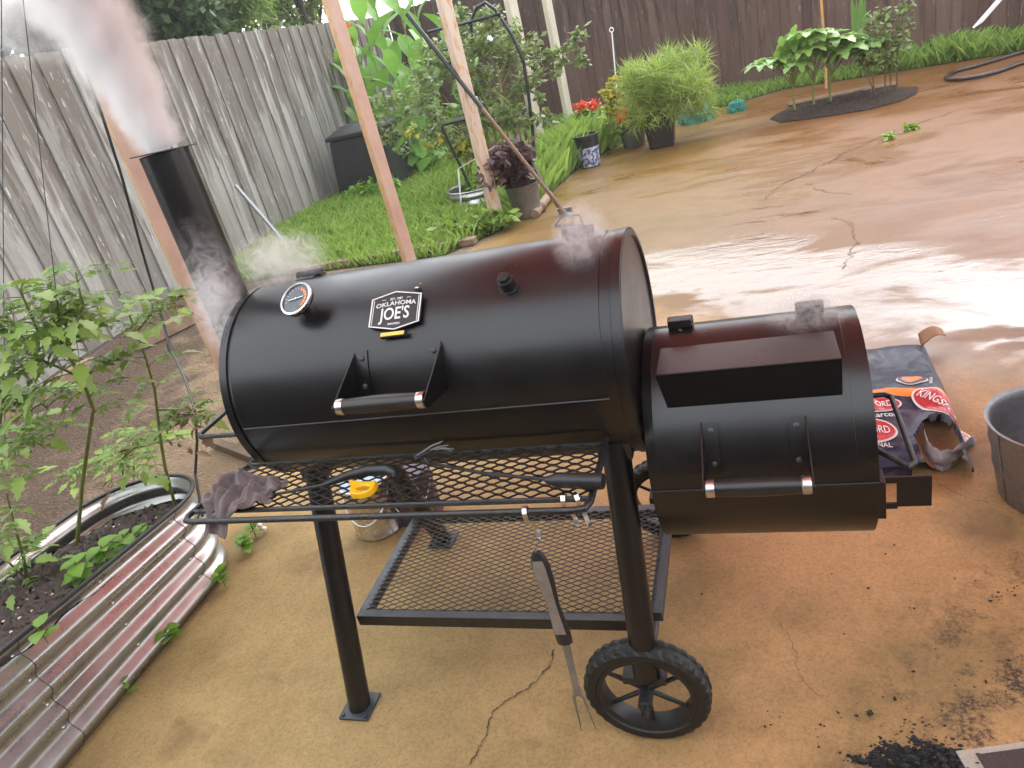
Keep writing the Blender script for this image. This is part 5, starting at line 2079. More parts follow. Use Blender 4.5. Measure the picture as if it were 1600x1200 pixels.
for k, (u, y, h, fl, lb) in enumerate([(563, 10.9, 1.75, True, 'canna lily with red flower rising right behind the compost bin, leftmost'), (590, 11.6, 2.05, True, 'canna lily with red flower between the compost bin and the brown fence'),
                                       (615, 10.7, 2.3, False, 'tall leafy canna lily right of the peeling pink post'), (640, 11.4, 2.5, True, 'tall canna lily with orange red flower at the top edge'),
                                       (668, 10.8, 2.5, False, 'tall bright canna lily left of the pale post'), (692, 11.5, 2.6, False, 'canna lily directly behind the pale post'), (735, 11.2, 2.5, False, 'canna lily behind the black hoop trellis'), (650, 10.3, 1.5, False, 'shorter canna lily in front of the tall cannas')]):
    p = PY(u, 200, y)
    b = Vector((p.x, y, 0))
    root = thing('canna_lily', b, lb, 'plant', 'canna lilies in the corner')
    mb = MB()
    top_ = b + Vector((rc.uniform(-.08, .08), rc.uniform(-.08, .08), h))
    mb.tube([b, b.lerp(top_, .5), top_], [.018, .014, .006], 8)
    mb.build('stem', M['stem'], root)
    for i in range(11):
        f = .12 + .8 * i / 10
        a = i * 2.4 + rc.uniform(-.3, .3)
        place(CAN[(i + k) % 4], 'leaf', root, b.lerp(top_, f), Vector((math.cos(a) * .6, math.sin(a) * .6, .85)), rc.uniform(.85, 1.25), rc.uniform(-.5, .5))
    if fl:
        V = leaf_cloud([(tuple(top_ + Vector((0, 0, .05))), (.07, .07, .10), 34)], .055, 50 + k) - np.array(root.location)
        np_mesh('flower', V, 4, M['petal_red'], root)

# viny tangle on a hoop trellis
yh = 8.0
hp = thing('hoop_trellis', PY(835, 262, yh), 'black hoop trellis with crossbar beside the cream post', 'trellis')
mb = MB()
mb.tube([PY(738, 62, yh), PY(735, 35, yh), PY(744, 12, yh), PY(758, 4, yh), PY(774, 15, yh), PY(800, 55, yh), PY(818, 95, yh), PY(826, 150, yh), PY(832, 200, yh), PY(836, 262, yh)], .018, 8)
mb.build('hoop', M['black_plastic'], hp)
mb = MB()
mb.tube([PY(668, 50, yh - .03), PY(720, 38, yh - .03), PY(782, 21, yh - .03)], .016, 8)
mb.build('crossbar', M['black_plastic'], hp)
mb = MB()
mb.tube([PY(690, 195, yh - .5), PY(728, 186, yh - .5)], .018, 8)
mb.tube([PY(690, 197, yh - .5), PY(720, 260, yh - .45), PY(740, 305, yh - .4)], .016, 8)
mb.build('lower_frame', M['black_plastic'], hp)
vr = random.Random(41)
c0 = PY(742, 140, 8.15)
root = thing('tomato_vine', (c0.x, c0.y, 0), 'sprawling grey green tomato vine covering the hoop trellis', 'plant')
mb = MB()
for k in range(16):
    u, v = vr.uniform(670, 820), vr.uniform(40, 200)
    q = PY(u, v, vr.uniform(7.9, 8.6))
    b = PY(vr.uniform(700, 800), 270, 8.2)
    b.z = .05
    mb.tube([b, b.lerp(q, .5) + Vector((vr.uniform(-.1, .1), 0, .15)), q, q + Vector((vr.uniform(-.2, .2), 0, -.15))], [.011, .009, .006, .003], 6)
for pts_ in ([(805, 112), (838, 92), (868, 84), (902, 70)], [(815, 130), (850, 118), (885, 100), (912, 96)], [(868, 84), (890, 62), (908, 50)]):
    mb.tube([PY(u, v, 8.2) for u, v in pts_], [.010, .008, .006, .004][:len(pts_)], 6)
mb.build('stems', M['stem'], root)
cs = []
for k in range(95):
    while True:
        u, v = vr.uniform(648, 835), vr.uniform(15, 245)
        if ((u - 742) / 95) ** 2 + ((v - 130) / 120) ** 2 < 1: break
    q = PY(u, v, vr.uniform(7.8, 8.9))
    s_ = vr.uniform(.08, .17)
    cs.append((tuple(q), (s_, s_, s_ * .8), 48))
for (u, v) in ((845, 88), (862, 80), (880, 90), (893, 72), (905, 55), (912, 95), (870, 115), (840, 120), (902, 92), (858, 98), (905, 48), (850, 175), (858, 190), (842, 150), (836, 60)):
    q = PY(u, v, 8.2)
    cs.append((tuple(q), (.075, .075, .06), 26))
np_mesh('foliage', leaf_cloud(cs, .042, 5, 1.9) - np.array(root.location), 4, M['leaf_tangle'], root)
cs = [(tuple(PY(u, v, 7.9)), (.07, .07, .06), 22) for u, v in ((720, 225), (728, 232), (712, 240), (690, 215), (642, 205), (668, 225))]
np_mesh('yellow_leaves', leaf_cloud(cs, .04, 6) - np.array(root.location), 4, M['leaf_yellow'], root)

# squash plant with big leaves by the bin
p = PZ(672, 275)
root = thing('squash_plant', (p.x, p.y, .006), 'big leaved squash plant between the compost bin and the pale post', 'plant')
mb = MB()
ends = []
for (u, v) in ((640, 232), (655, 222), (672, 245), (690, 250), (662, 262), (682, 228), (700, 225), (628, 215), (610, 188), (640, 190)):
    q = PY(u, v, p.y + vr.uniform(-.3, .2))
    ends.append(q)
    mb.tube([Vector((p.x, p.y, .0)), Vector((p.x, p.y, 0)).lerp(q, .6) + Vector((0, 0, .1)), q], [.012, .010, .007], 6)
mb.build('stems', M['stem'], root)
for q in ends:
    mb = MB()
    s_ = vr.uniform(.22, .32)
    leaf_blade(mb, q, Vector((vr.uniform(-.6, .6), -1, vr.uniform(-.9, -.2))), Vector((0, 0, 1)), s_, s_ * .85, 'ovate', .25)
    mb.build('leaf', M['leaf_canna'], root)

# galvanised ring planter
p = PZ(750, 322)
gp = thing('ring_planter', (p.x, p.y + .1, .006), 'low round galvanised planter in the grass behind the pale post', 'planter')
c = Vector((p.x, p.y + .1, 0))
mb = MB()
prof = [(.33 + .010 * math.cos(k * 1.2), .006 + .20 * k / 14) for k in range(15)] + [(.345, .21), (.335, .215), (.32, .20), (.318, .13), (0, .14)]
mb.lathe(prof, c, 'Z', 40)
mb.build('ring_wall', M['galv'], gp)
np_mesh('greens', leaf_cloud([(tuple(c + Vector((vr.uniform(-.22, .22), vr.uniform(-.2, .2), .2))), (.09, .09, .07), 26) for _ in range(9)], .05, 9) - np.array(gp.location), 4, M['leaf_basil'], gp)

# purple plant in a dark pot
p = PZ(826, 338)
pp = thing('potted_plant', (p.x, p.y, .006), 'dark purple leaved plant in a grey pot beside the rake', 'plant')
mb = MB()
mb.lathe([(0, .006), (.12, .006), (.16, .30), (.17, .31), (.15, .31), (.14, .27), (0, .27)], p, 'Z', 24)
mb.build('pot', M['galv_old'], pp)
mb = MB()
for k in range(9):
    a = k * .7
    q = p + Vector((math.cos(a) * .18, math.sin(a) * .18, .55 + .15 * (k % 3)))
    mb.tube([p + Vector((0, 0, .26)), q], [.008, .004], 5)
mb.build('stems', M['stem_brown'], pp)
np_mesh('foliage', leaf_cloud(clumps((p.x - .08, p.y, .50), (.26, .2, .22), 22, .10, 50, 15), .045, 16) - np.array(pp.location), 4, M['leaf_purple'], pp)

# rake leaning on the pale post, hoe beside it
hd = PZ(893, 346)
ct_ = PY(752, 168, 6.40)
dv = ct_ - hd
rk = thing('garden_rake', hd + Vector((0, 0, .004)), 'long handled garden rake leaning on the pale post', 'rake')
topp = hd + dv * 1.80
mb = MB()
mb.tube([hd + Vector((.02, 0, .05)), hd + dv * .06], .022, 10)
mb.build('socket', simple('blue_socket', (.06, .12, .15), (.03, .06, .08), 20, .5, 0, .1), rk)
mb = MB()
mb.tube([hd + dv * .055, hd + dv * 1.0], .018, 10)
mb.build('handle', M['wood_brown'], rk)
mb = MB()
mb.tube([hd + dv * .995, topp], .020, 10)
mb.build('handle_sleeve', M['black_plastic'], rk)
mb = MB()
h0 = hd + Vector((.02, 0, .05))
ls, rs_ = PZ(868, 352, .02), PZ(912, 352, .02)
mb.tube([h0, PZ(905, 336, .10), rs_], .008, 6)
mb.tube([h0, PZ(880, 336, .10), ls], .008, 6)
mb.tube([ls, rs_], .010, 6)
mb.build('rake_head', M['iron'], rk)
for k in range(10):
    q = ls.lerp(rs_, k / 9)
    mb = MB()
    mb.tube([q, q + Vector((-.01, -.02, -.016))], [.005, .003], 5)
    mb.build('tine', M['iron'], rk)
a, b = PZ(880, 336), PY(815, 235, 6.75)
mb = MB()
mb.tube([a + Vector((0, 0, .02)), a.lerp(b, .5), b], .018, 8)
hoe = thing('garden_hoe', a, 'dark handled hoe lying behind the rake handle', 'hoe')
mb.build('handle', M['black_plastic'], hoe)
MB().box(a + Vector((.03, -.02, .04)), (.13, .01, .09), Matrix.Rotation(.6, 3, 'X')).build('blade', M['galv_old'], hoe, smooth=False)
# stake with string
a, b = PZ(722, 336), PY(716, 264, PZ(722, 336).y)
stk = thing('plant_stake', a, 'thin white stake with string in front of the ring planter', 'stake')
mb = MB()
mb.tube([a, b], .009, 6)
mb.build('stake', M['white_paint'], stk)
mb = MB()
mb.tube([b, PY(740, 250, 6.7), PY(772, 230, 6.6)], .006, 5)
mb.build('string', M['post_cream'], stk)
# tiki torch
yt = 9.0
a = PY(792, 200, yt)
tk = thing('garden_torch', (a.x, yt, 0), 'orange bamboo garden torch standing among the tomato vine', 'torch')
mb = MB()
mb.tube([(a.x, yt, 0), a, PY(776, 95, yt)], .014, 8)
mb.build('pole', M['bamboo'], tk)
mb = MB()
mb.tube([PY(776, 97, yt), PY(769, 72, yt), PY(766, 65, yt)], [.020, .060, .062], 12)
mb.build('basket', M['wood_brown'], tk)
mb = MB()
mb.tube([PY(766, 66, yt), PY(765, 60, yt), PY(763, 54, yt)], [.05, .035, .012], 12)
mb.build('cap', M['steel'], tk)
# logs at the rake's foot
for k, (a, b, lb) in enumerate((((800, 338), (850, 322), 'pale short log behind the rake head'), ((835, 335), (858, 305), 'short log leaning by the purple plant pot'))):
    A, B = PZ(*a, .04), PZ(*b, .05)
    mb = MB()
    mb.tube([A, B], .045, 10)
    tag(mb.build('log', M['timber'], None, (A.x, A.y, .006)), lb, 'log')


# pots by the brown fence
def pot(c, r0, r1, h, mat, root, name='pot'):
    mb = MB()
    mb.lathe([(0, .006), (r0, .006), (r1, h * .93), (r1 + .012, h * .94), (r1 + .012, h), (r1 - .012, h), (r1 - .02, h * .88), (0, h * .88)], c, 'Z', 28)
    return mb.build(name, mat, root)


def fern_cloud(center, R, n, ln, seed):
    g = np.random.default_rng(seed)
    d = g.normal(size=(n, 3))
    d /= np.linalg.norm(d, axis=1)[:, None]
    p = np.array(center) + d * (g.uniform(.1, 1, n) ** .5)[:, None] * np.array(R)
    a = d * .6 + g.normal(size=(n, 3)) * .5 + np.array([0, 0, .25])
    a /= np.linalg.norm(a, axis=1)[:, None]
    b = np.cross(a, g.normal(size=(n, 3)))
    b /= np.linalg.norm(b, axis=1)[:, None]
    L = (ln * g.uniform(.5, 1.3, n))[:, None]
    V = np.zeros((n, 3, 3))
    V[:, 0] = p - b * .0055
    V[:, 1] = p + b * .0055
    V[:, 2] = p + a * L
    return V


p = PZ(1034, 232)
fp = thing('potted_fern', (p.x, p.y, .006), 'big feathery light green fern in a square black pot', 'plant')
hh = .42
mb = MB()
vs = [p + Vector((a * w_, b * w_ + .15, z)) for z, w_ in ((.006, .135), (hh, .18)) for a, b in ((-1, -1), (1, -1), (1, 1), (-1, 1))]
mb.add(vs, [(0, 1, 2, 3), (4, 5, 6, 7), (0, 1, 5, 4), (1, 2, 6, 5), (2, 3, 7, 6), (3, 0, 4, 7)])
mb.build('pot', M['black_plastic'], fp, smooth=False, bevel=.015)
mb = MB()
for k in range(14):
    a = k * 2.4
    mb.tube([p + Vector((0, .15, hh - .05)), p + Vector((math.cos(a) * .2, .15 + math.sin(a) * .2, hh + .35)), p + Vector((math.cos(a) * .4, .15 + math.sin(a) * .35, hh + .5))], [.006, .004, .002], 5)
mb.build('stems', M['stem'], fp)
cc = PY(1040, 138, p.y + .15)
fr = random.Random(91)
V = np.concatenate([fern_cloud((cc.x + fr.uniform(-.42, .46), cc.y + fr.uniform(-.3, .3), cc.z + fr.uniform(-.30, .26)), (fr.uniform(.08, .16),) * 2 + (fr.uniform(.10, .2),), 200, .17, 300 + k) for k in range(34)])
np_mesh('fronds', V - np.array(fp.location), 3, M['leaf_fern'], fp)

p = PZ(990, 232)
yp = thing('potted_shrub', (p.x, p.y, .006), 'yellow leaved shrub with orange flower in a round grey pot', 'plant')
pot(p + Vector((0, .13, 0)), .13, .165, .36, M['grey_plastic'], yp)
cc = PY(975, 150, p.y + .15)
mb = MB()
for k in range(8):
    mb.tube([p + Vector((0, .13, .3)), cc + Vector((vr.uniform(-.2, .2), vr.uniform(-.1, .1), vr.uniform(-.1, .2)))], [.007, .004], 5)
mb.build('stems', M['stem'], yp)
np_mesh('foliage', leaf_cloud(clumps((cc.x, cc.y, cc.z), (.26, .2, .24), 26, .09, 60, 25), .03, 26) - np.array(yp.location), 4, M['leaf_yellow'], yp)
np_mesh('green_foliage', leaf_cloud(clumps((cc.x - .12, cc.y, cc.z - .3), (.22, .2, .15), 14, .09, 60, 27), .03, 28) - np.array(yp.location), 4, M['leaf_fern'], yp)
q = PY(972, 180, p.y - .05)
np_mesh('flower', leaf_cloud([(tuple(q), (.07, .05, .08), 90)], .035, 29) - np.array(yp.location), 4, M['petal_orange'], yp)

p = PZ(921, 264)
bk = thing('bucket', (p.x, p.y, .006), 'dark bucket with blue and white label on wet concrete', 'bucket')
c = p + Vector((0, .13, 0))
pot(c, .105, .135, .36, M['black_plastic'], bk)
t = NT('bucket_label')
nz = t.noise(t.mapping(), 26, 4, .6)
t.set(color=t.ramp(nz, [(.42, (.05, .06, .16)), (.5, (.35, .37, .5)), (.6, (.6, .6, .68))]), rough=.4)
mb = MB()
mb.lathe([(.1085, .015), (.1265, .225)], c, 'Z', 28)
mb.build('label_wrap', t.m, bk)
p = PZ(925, 235)
tr = thing('potted_geranium', (p.x, p.y + .6, .006), 'red flowering geranium in a pot with a pale rim beside the farthest post', 'plant')
c = Vector((p.x, p.y + .6, 0))
pot(c, .15, .19, .30, M['grey_plastic'], tr)
mb = MB()
mb.lathe([(.17, .30), (.30, .315), (.31, .33), (.17, .325)], c, 'Z', 28)
mb.build('pale_rim', M['post_cream'], tr)
cc = PY(915, 178, c.y)
mb = MB()
for k in range(8): mb.tube([c + Vector((0, 0, .28)), cc + Vector((vr.uniform(-.2, .2), vr.uniform(-.1, .1), 0))], [.006, .004], 5)
mb.build('stems', M['stem'], tr)
np_mesh('foliage', leaf_cloud(clumps((cc.x, cc.y, cc.z - .08), (.24, .2, .14), 16, .09, 50, 35), .045, 36) - np.array(tr.location), 4, M['leaf_canna'], tr)
cs = [(tuple(PY(u, v, c.y - .1)), (.055, .05, .035), 34) for u, v in ((903, 164), (912, 160), (922, 162), (930, 161), (908, 170), (926, 168))]
np_mesh('flowers', leaf_cloud(cs, .03, 37) - np.array(tr.location), 4, M['petal_red'], tr)

# metal shepherd stake with ring
p = PZ(966, 200)
yy_ = p.y + .25
sk = thing('garden_stake', (p.x, yy_, .006), 'slim white metal stake with a ring top above the yellow shrub', 'stake')
mb = MB()
tp = PY(956, 50, yy_)
mb.tube([(PY(968, 190, yy_).x, yy_, .006), PY(968, 190, yy_), tp], .010, 6)
mb.build('rod', M['white_paint'], sk)
mb = MB()
mb.tube([tp + Vector((math.cos(a) * .028, 0, .028 + math.sin(a) * .028)) for a in [k * math.pi / 6 for k in range(13)]], .007, 5)
mb.build('ring', M['white_paint'], sk)

# teal netting
for (u, v, s_, lb) in ((1088, 192, .19, 'bundle of teal garden netting on the grass beside the fern'), (1152, 176, .10, 'smaller bundle of teal netting farther along the grass edge')):
    p = PZ(u, v)
    vs = []
    n, m_ = 26, 12
    for j in range(m_ + 1):
        tt = j / m_ * math.pi / 2
        for i in range(n):
            a = 2 * math.pi * i / n
            k = 1 + .25 * mn.noise(Vector((math.cos(a) * 2, math.sin(a) * 2, j * .4)))
            vs.append(p + Vector((math.cos(a) * math.cos(tt) * s_ * 1.15 * k, math.sin(a) * math.cos(tt) * s_ * k + .1, .006 + math.sin(tt) * s_ * 1.3 * k)))
    mb = MB()
    mb.add(vs, [(j * n + i, j * n + (i + 1) % n, (j + 1) * n + (i + 1) % n, (j + 1) * n + i) for j in range(m_) for i in range(n)])
    o = mb.build('garden_netting', M['teal'], None, (p.x, p.y + .1, .006))
    wf = o.modifiers.new('w', 'WIREFRAME')
    wf.thickness = .012
    wf.use_replace = False
    tag(o, lb, 'netting')

# oval soil bed cut in the concrete
ov = [PZ(*q) for q in ((1203, 187), (1215, 178), (1245, 168), (1290, 158), (1340, 148), (1400, 138), (1435, 137), (1432, 148), (1405, 160), (1360, 172), (1300, 182), (1250, 189), (1220, 193))]
mb = MB()
cen = sum(ov, Vector()) / len(ov)
NR, NA = 26, 96
vs = []
for r_ in range(NR + 1):
    for k in range(NA):
        f = k / NA * len(ov)
        i_ = int(f)
        q = ov[i_].lerp(ov[(i_ + 1) % len(ov)], f - i_)
        g_ = r_ / NR
        x, y = cen.x + (q.x - cen.x) * g_, cen.y + (q.y - cen.y) * g_
        vs.append((x, y, .012 + (1 - g_ ** 4) * (.05 + .035 * mn.noise(Vector((x * 9, y * 9, 1))) + .03 * mn.noise(Vector((x * 28, y * 28, 5))))))
mb.add(vs, [(r_ * NA + k, r_ * NA + (k + 1) % NA, (r_ + 1) * NA + (k + 1) % NA, (r_ + 1) * NA + k) for r_ in range(NR) for k in range(NA)])
tag(mb.build('soil_bed', M['mulch'], smooth=True), kind='structure')
edge_pts = [PZ(*q) for q in ((1232, 168), (1290, 156), (1345, 145), (1400, 136))]
mb = MB()
mb.tube([q + Vector((0, 0, .03)) for q in edge_pts], .03, 6)
tag(mb.build('bed_edging', M['timber'], None, edge_pts[0]), 'thin pale edging behind the oval soil bed', 'edging')

# lobed-leaf plants (papaya like)
LOB = []
for k in range(3):
    mb = MB()
    for i, a in enumerate((-2.0, -1.35, -.7, 0, .7, 1.35, 2.0)):
        leaf_blade(mb, Vector((0, 0, 0)), Vector((math.cos(a), math.sin(a), .1)), Vector((0, 0, 1)), (.24, .27, .31, .33, .31, .27, .24)[i], .15, 'lobed', .35 + .1 * k)
    me = bpy.data.meshes.new('leaf')
    me.from_pydata(mb.v, [], mb.f)
    me.materials.append(M['leaf_fatsia'])
    me.polygons.foreach_set('use_smooth', [True] * len(me.polygons))
    LOB.append(me)
for k, (u, v, tips, lb) in enumerate([(1242, 180, ((1190, 98), (1210, 92), (1235, 82), (1248, 62), (1275, 52), (1262, 75), (1225, 100)), 'lobed leaf plant at the left end of the oval soil bed'),
                                      (1272, 172, ((1285, 60), (1298, 66), (1262, 50), (1310, 58), (1280, 78), (1245, 95)), 'lobed leaf plant left of the bamboo stake'),
                                      (1298, 165, ((1335, 66), (1360, 64), (1320, 72), (1305, 88), (1345, 80)), 'lobed leaf plant right of the bamboo stake')]):
    p = PZ(u, v)
    root = thing('lobed_plant', (p.x, p.y, .012), lb, 'plant', 'lobed leaf plants in the oval bed')
    mb = MB()
    hubs = p + Vector((0, 0, .45))
    mb.tube([p + Vector((0, 0, .01)), hubs], [.014, .010], 8)
    for (a, b) in tips:
        q = PY(a, b, p.y + vr.uniform(-.15, .15))
        mb.tube([p + Vector((0, 0, .3)), hubs.lerp(q, .5) + Vector((0, 0, .02)), q], [.008, .006, .004], 5)
    mb.build('stem', M['stem'], root)
    for (a, b) in tips:
        q = PY(a, b, p.y + vr.uniform(-.15, .15))
        d = q - hubs
        d.z = .1
        place(LOB[vr.randrange(3)], 'leaf', root, q, Vector((d.x, d.y - .15, .05)), vr.uniform(.7, 1.0), vr.uniform(-.2, .2))
a = PZ(1291, 140)
mb = MB()
mb.tube([(a.x, a.y, .012), PY(1290, 100, a.y), PY(1281, -30, a.y)], .016, 8)
tag(mb.build('bamboo_stake', M['bamboo'], None, (a.x, a.y, .012)), 'upright orange bamboo stake among the lobed plants', 'stake')
for (u, v, top_, cl, lb) in ((1392, 150, ((1375, 5), (1395, 0), (1412, 20)), ((1395, 20), (1410, 40), (1380, 45), (1400, 65), (1372, 25), (1415, 10), (1360, 40), (1408, 62), (1385, 80)), 'tall thin stemmed plant with small pale leaves in the oval bed'),
                             (1368, 155, ((1360, 95), (1345, 92)), ((1390, 85), (1370, 100), (1345, 78), (1352, 95)), 'low plant with pale leaves beside the tall thin stemmed plant')):
    p = PZ(u, v)
    root = thing('thin_plant', (p.x, p.y, .012), lb, 'plant')
    mb = MB()
    for q in top_: mb.tube([p + Vector((vr.uniform(-.1, .1), 0, 0.01)), PY((u + q[0]) / 2, (v + q[1]) / 2, p.y), PY(q[0], q[1], p.y)], [.010, .007, .004], 6)
    mb.build('stems', M['stem_brown'], root)
    cs = [(tuple(PY(a, b, p.y + vr.uniform(-.1, .1))), (.10, .10, .10), 48) for a, b in cl]
    np_mesh('foliage', leaf_cloud(cs, .038, u) - np.array(root.location), 4, M['leaf_tangle'], root)
p = PZ(1345, 118)
root = thing('reed_plant', (p.x, p.y, .006), 'tall green blade leaved plant before the brown fence', 'plant')
for k, (u, v) in enumerate(((1330, -10), (1338, -5), (1352, -5), (1346, -25))):
    mb = MB()
    b = PY(1343, 100, p.y)
    q = PY(u, v, p.y)
    b.z = .01
    leaf_blade(mb, b, q - b, Vector((0, -1, 0)), (q - b).length, .09, 'lance', 0)
    mb.build('leaf', M['leaf_canna'], root)

# weeds in the far crack
for (u, v, lb) in ((1388, 217, 'weed in the patio crack, nearer one'), (1424, 202, 'weed in the patio crack, farther one')):
    p = PZ(u, v, .006)
    V = leaf_cloud([(tuple(p + Vector((0, 0, .03))), (.055, .035, .012), 45)], .03, u)
    o = np_mesh('weed', V - np.array(p), 4, M['leaf_basil'], None, loc=p)
    tag(o, lb, 'weed')

# hose, downspout, storage chest
mb = MB()
hs_ = [(1640, 66), (1600, 80), (1560, 92), (1520, 104), (1495, 110), (1482, 116), (1478, 121), (1484, 124), (1505, 123), (1530, 119), (1560, 111), (1590, 100), (1640, 84)]
mb.tube([PZ(u, v, .03) for u, v in hs_], .022, 10)
tag(mb.build('garden_hose', M['hose'], None, PZ(1482, 120)), 'dark looped garden hose lying on the wet patio at the right', 'hose')
yd = 9.9
mb = MB()
a, b = PY(1529, 36, yd), PY(1600, -45, yd)
d = (b - a)
mb.prism([a + Vector((-.04, 0, -.04)), a + Vector((.04, 0, -.0)), a + Vector((.04, .08, .0)), a + Vector((-.04, .08, -.04))], d)
tag(mb.build('downspout', M['white_paint'], None, a, smooth=False), 'slanted white downspout pipe at the top right corner', 'downspout')
c = PZ(1600, 68)
ch = thing('storage_chest', (c.x + .35, c.y + .4, .006), 'pale grey storage chest with dark lid at the right edge by the fence', 'chest')
cc = Vector((c.x + .35, c.y + .4, 0))
MB().box(cc + Vector((0, 0, .256)), (1.0, .6, .50)).build('chest_body', simple('pale_grey_plastic', (.26, .27, .25), (.20, .205, .19), 6, .5, 0, .05), ch, smooth=False, bevel=.02)
MB().box(cc + Vector((0, 0, .54)), (1.06, .66, .07)).build('chest_lid', M['wood_brown'], ch, smooth=False, bevel=.015)
mb = MB()
a, b = PZ(1490, 55), PY(1520, 22, PZ(1490, 55).y + .1)
mb.tube([a, b], .02, 6)
tag(mb.build('stick', M['galv_old'], None, a), 'grey stick leaning in the tall grass below the downspout', 'stick')


# ------------------------------------------------------------------ smoke
def smoke_mat(name, dens, build, rate=.25):
    m_ = bpy.data.materials.new(name)
    m_.use_nodes = True
    nt_ = m_.node_tree
    nt_.nodes.clear()
    out = nt_.nodes.new('ShaderNodeOutputMaterial')
    pv = nt_.nodes.new('ShaderNodeVolumePrincipled')
    pv.inputs['Color'].default_value = (.995, .995, .995, 1)
    pv.inputs['Anisotropy'].default_value = .2
    nt_.links.new(pv.outputs[0], out.inputs['Volume'])

    class T(NT):
        def __init__(s): s.m, s.t, s.tc = m_, nt_, nt_.nodes.new('ShaderNodeTexCoord')
    t_ = T()
    nt_.links.new(t_.math('MULTIPLY', build(t_), dens, clamp=False), pv.inputs['Density'])
    try: m_.cycles.volume_step_rate = rate
    except Exception: pass
    return m_


def plume():
    base = Vector((SX + .002, SY, 1.538))
    lean = -.20
    mb = MB()
    pts_, rad = [], []
    for k in range(14):
        z = .95 * k / 13
        pts_.append(base + Vector((lean * z, .03 * z, z)))
        rad.append(.068 + .26 * z)
    mb.tube(pts_, rad, 24)

    def f(t):
        v = t.mapping()
        X, Y, Z = t.sep(v)
        x = t.math('SUBTRACT', X, t.math('MULTIPLY', Z, lean))
        y = t.math('SUBTRACT', Y, t.math('MULTIPLY', Z, .03))
        wob = t.math('MULTIPLY', t.math('SUBTRACT', t.noise(t.mapping((1, 1, .8)), 13, 5, .68), .5), .24)
        r = t.math('SQRT', t.math('ADD', t.math('POWER', t.math('ABSOLUTE', x), 2.0), t.math('POWER', t.math('ABSOLUTE', y), 2.0)))
        R = t.math('ADD', .064, t.math('MULTIPLY', Z, .20))
        q = t.math('DIVIDE', t.math('ADD', r, t.math('MULTIPLY', wob, t.math('ADD', .35, t.math('MULTIPLY', Z, 1.5)))), R)
        body = t.math('POWER', t.step(q, 1.08, .1), 1.6)
        n = t.noise(t.mapping((1, 1, .6)), 22, 5, .6, .5)
        body = t.math('MULTIPLY', body, t.ramp(n, [(.30, .25), (.58, 1.0)]))
        fade = t.step(Z, .95, .25)
        return t.math('MULTIPLY', body, t.math('ADD', .35, t.math('MULTIPLY', fade, .65)))
    o = mb.build('smoke', smoke_mat('white_smoke', 90.0, f, .14), None, base)
    tag(o, 'dense white smoke rising from the smokestack', 'smoke', kind='stuff')


plume()


def wisp(c, R, dens, seed, scale, label, lo=.80, thin=2.6, rot=(0, 0, 0), stretch=(1, 1, 1), name='smoke', rate=.12):
    mb = MB()
    mb.ball((0, 0, 0), 1.0, 20, 12)
    me = mb.mesh(None, name=name)

    def f(t):
        v = t.mapping((1, 1, 1))
        X, Y, Z = t.sep(v)
        r = t.math('ADD', t.math('ADD', t.math('MULTIPLY', X, X), t.math('MULTIPLY', Y, Y)), t.math('MULTIPLY', Z, Z))
        env = t.step(r, .95, .15)
        m2 = t.mapping(tuple(a * b * scale for a, b in zip(R, stretch)), (0, 0, 0), 'Object', (seed, seed * 1.7, 0))
        n = t.noise(m2, 1.0, 3, .55, 1.6)
        ridge = t.math('SUBTRACT', 1.0, t.math('MULTIPLY', t.math('ABSOLUTE', t.math('SUBTRACT', n, .5)), thin * 4))
        ridge = t.step(ridge, 1 - lo, 1.0)
        soft = t.ramp(t.noise(m2, .6, 3, .5), [(.35, 0.), (.7, .30)])
        return t.math('MULTIPLY', env, t.math('ADD', ridge, soft))
    me.materials.append(smoke_mat('smoke_wisp', dens, f, rate))
    o = link(name, me, None, c, rot, R)
    tag(o, label, 'smoke', kind='stuff')
    return o


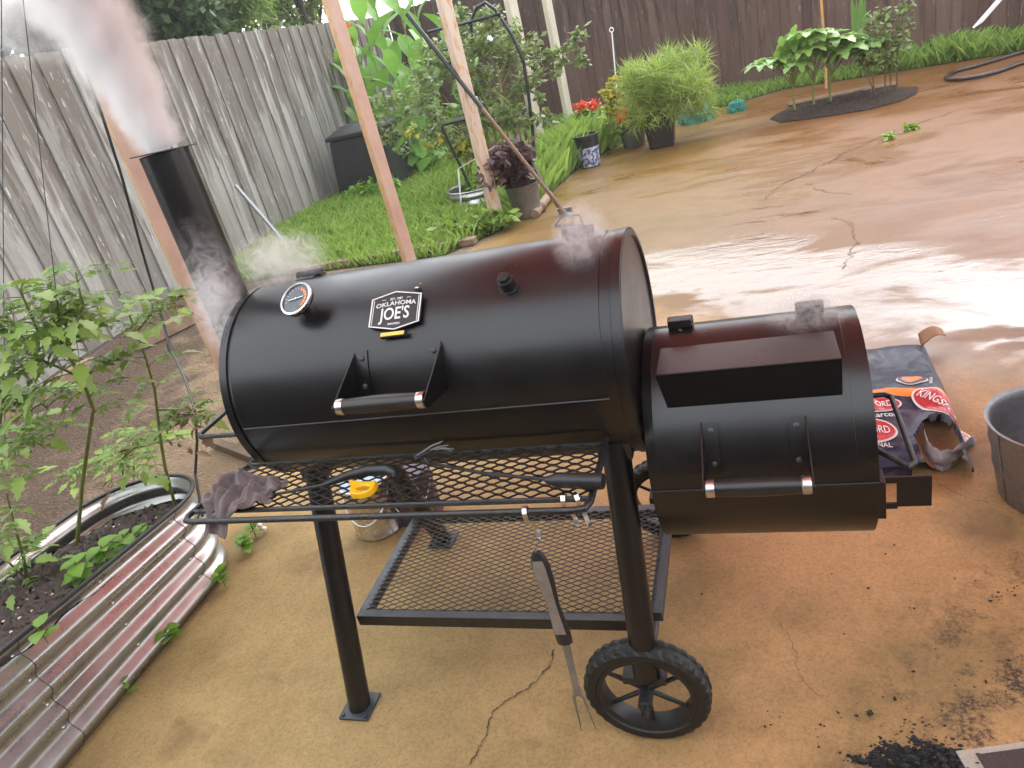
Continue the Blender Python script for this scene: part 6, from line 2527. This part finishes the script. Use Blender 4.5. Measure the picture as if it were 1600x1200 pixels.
wisp(cyl(-1.235, 68, RC + .01), (.055, .10, .16), 16, 3.1, 17, 'thin smoke curling from the lid gap at the left end of the barrel', .85, 2.2)
wisp(cyl(-1.13, 98, RC + .06), (.16, .10, .09), 10, 8.3, 13, 'pale smoke drifting behind the left end of the barrel', .7, 1.6)
wisp(cyl(-.335, 78, RC + .02), (.075, .10, .10), 11, 5.2, 20, 'thin smoke curling from the lid gap at the right end of the barrel', .85, 2.4)
wisp(Vector((.085, 1.50, .945)), (.10, .07, .05), 12, 1.7, 24, 'thin smoke around the hinges of the firebox', .85, 2.4)
wisp(Vector((SX + .04, SY - .06, 1.22)), (.085, .06, .20), 7, 6.6, 15, 'faint smoke drifting in front of the smokestack', .8, 2.2)
wisp(Vector((-1.72, 1.75, 2.10)), (.40, .28, .34), 6.0, 4.2, 6, 'thin cloud of smoke spreading left of the plume', .7, 1.4)

# rain-damp air over the whole yard
mb = MB()
mb.box((0, 18, 4.5), (60, 70, 11))
hz = mb.build('haze', None, None, smooth=False)
hm = bpy.data.materials.new('damp_air')
hm.use_nodes = True
hm.node_tree.nodes.clear()
ho = hm.node_tree.nodes.new('ShaderNodeOutputMaterial')
hv = hm.node_tree.nodes.new('ShaderNodeVolumePrincipled')
hv.inputs['Color'].default_value = (.93, .95, .97, 1)
hv.inputs['Density'].default_value = .0020
hm.node_tree.links.new(hv.outputs[0], ho.inputs['Volume'])
hz.data.materials.append(hm)
tag(hz, 'pale damp air over the yard', 'haze', kind='stuff')

p = PZ(560, 318)
root = thing('bushy_weed', (p.x, p.y, .01), 'leafy weed patch at the foot of the compost bin', 'plant')
np_mesh('foliage', leaf_cloud(clumps((p.x + .25, p.y + .1, .12), (.45, .12, .10), 22, .10, 30, 61), .045, 62) - np.array(root.location), 4, M['leaf_basil'], root)
p = PZ(735, 372)
root = thing('bushy_weed', (p.x, p.y, .01), 'leafy weed patch at the lawn edge behind the barrel', 'plant')
np_mesh('foliage', leaf_cloud(clumps((p.x, p.y + .1, .10), (.40, .2, .09), 24, .10, 34, 63), .05, 64) - np.array(root.location), 4, M['leaf_tomato'], root)
p = PZ(640, 262)
root = thing('nightshade_vine', (p.x, p.y, .01), 'pale leafy vine hanging over the right side of the compost bin', 'plant')
cs = [(tuple(PY(u, v, 9.15)), (.12, .10, .10), 26) for u, v in ((600, 150), (612, 170), (596, 185), (625, 150), (640, 165), (618, 205), (635, 190), (650, 205), (575, 160), (585, 195), (645, 140), (605, 215), (628, 232))]
np_mesh('foliage', leaf_cloud(cs, .05, 66) - np.array(root.location), 4, M['leaf_tangle'], root)
mb = MB()
for u, v in ((600, 150), (640, 165), (618, 205), (585, 195), (645, 140)): mb.tube([(p.x, p.y, .01), PY(632, 215, 9.15), PY(u, v, 9.15)], [.008, .006, .003], 5)
mb.build('stems', M['stem'], root)
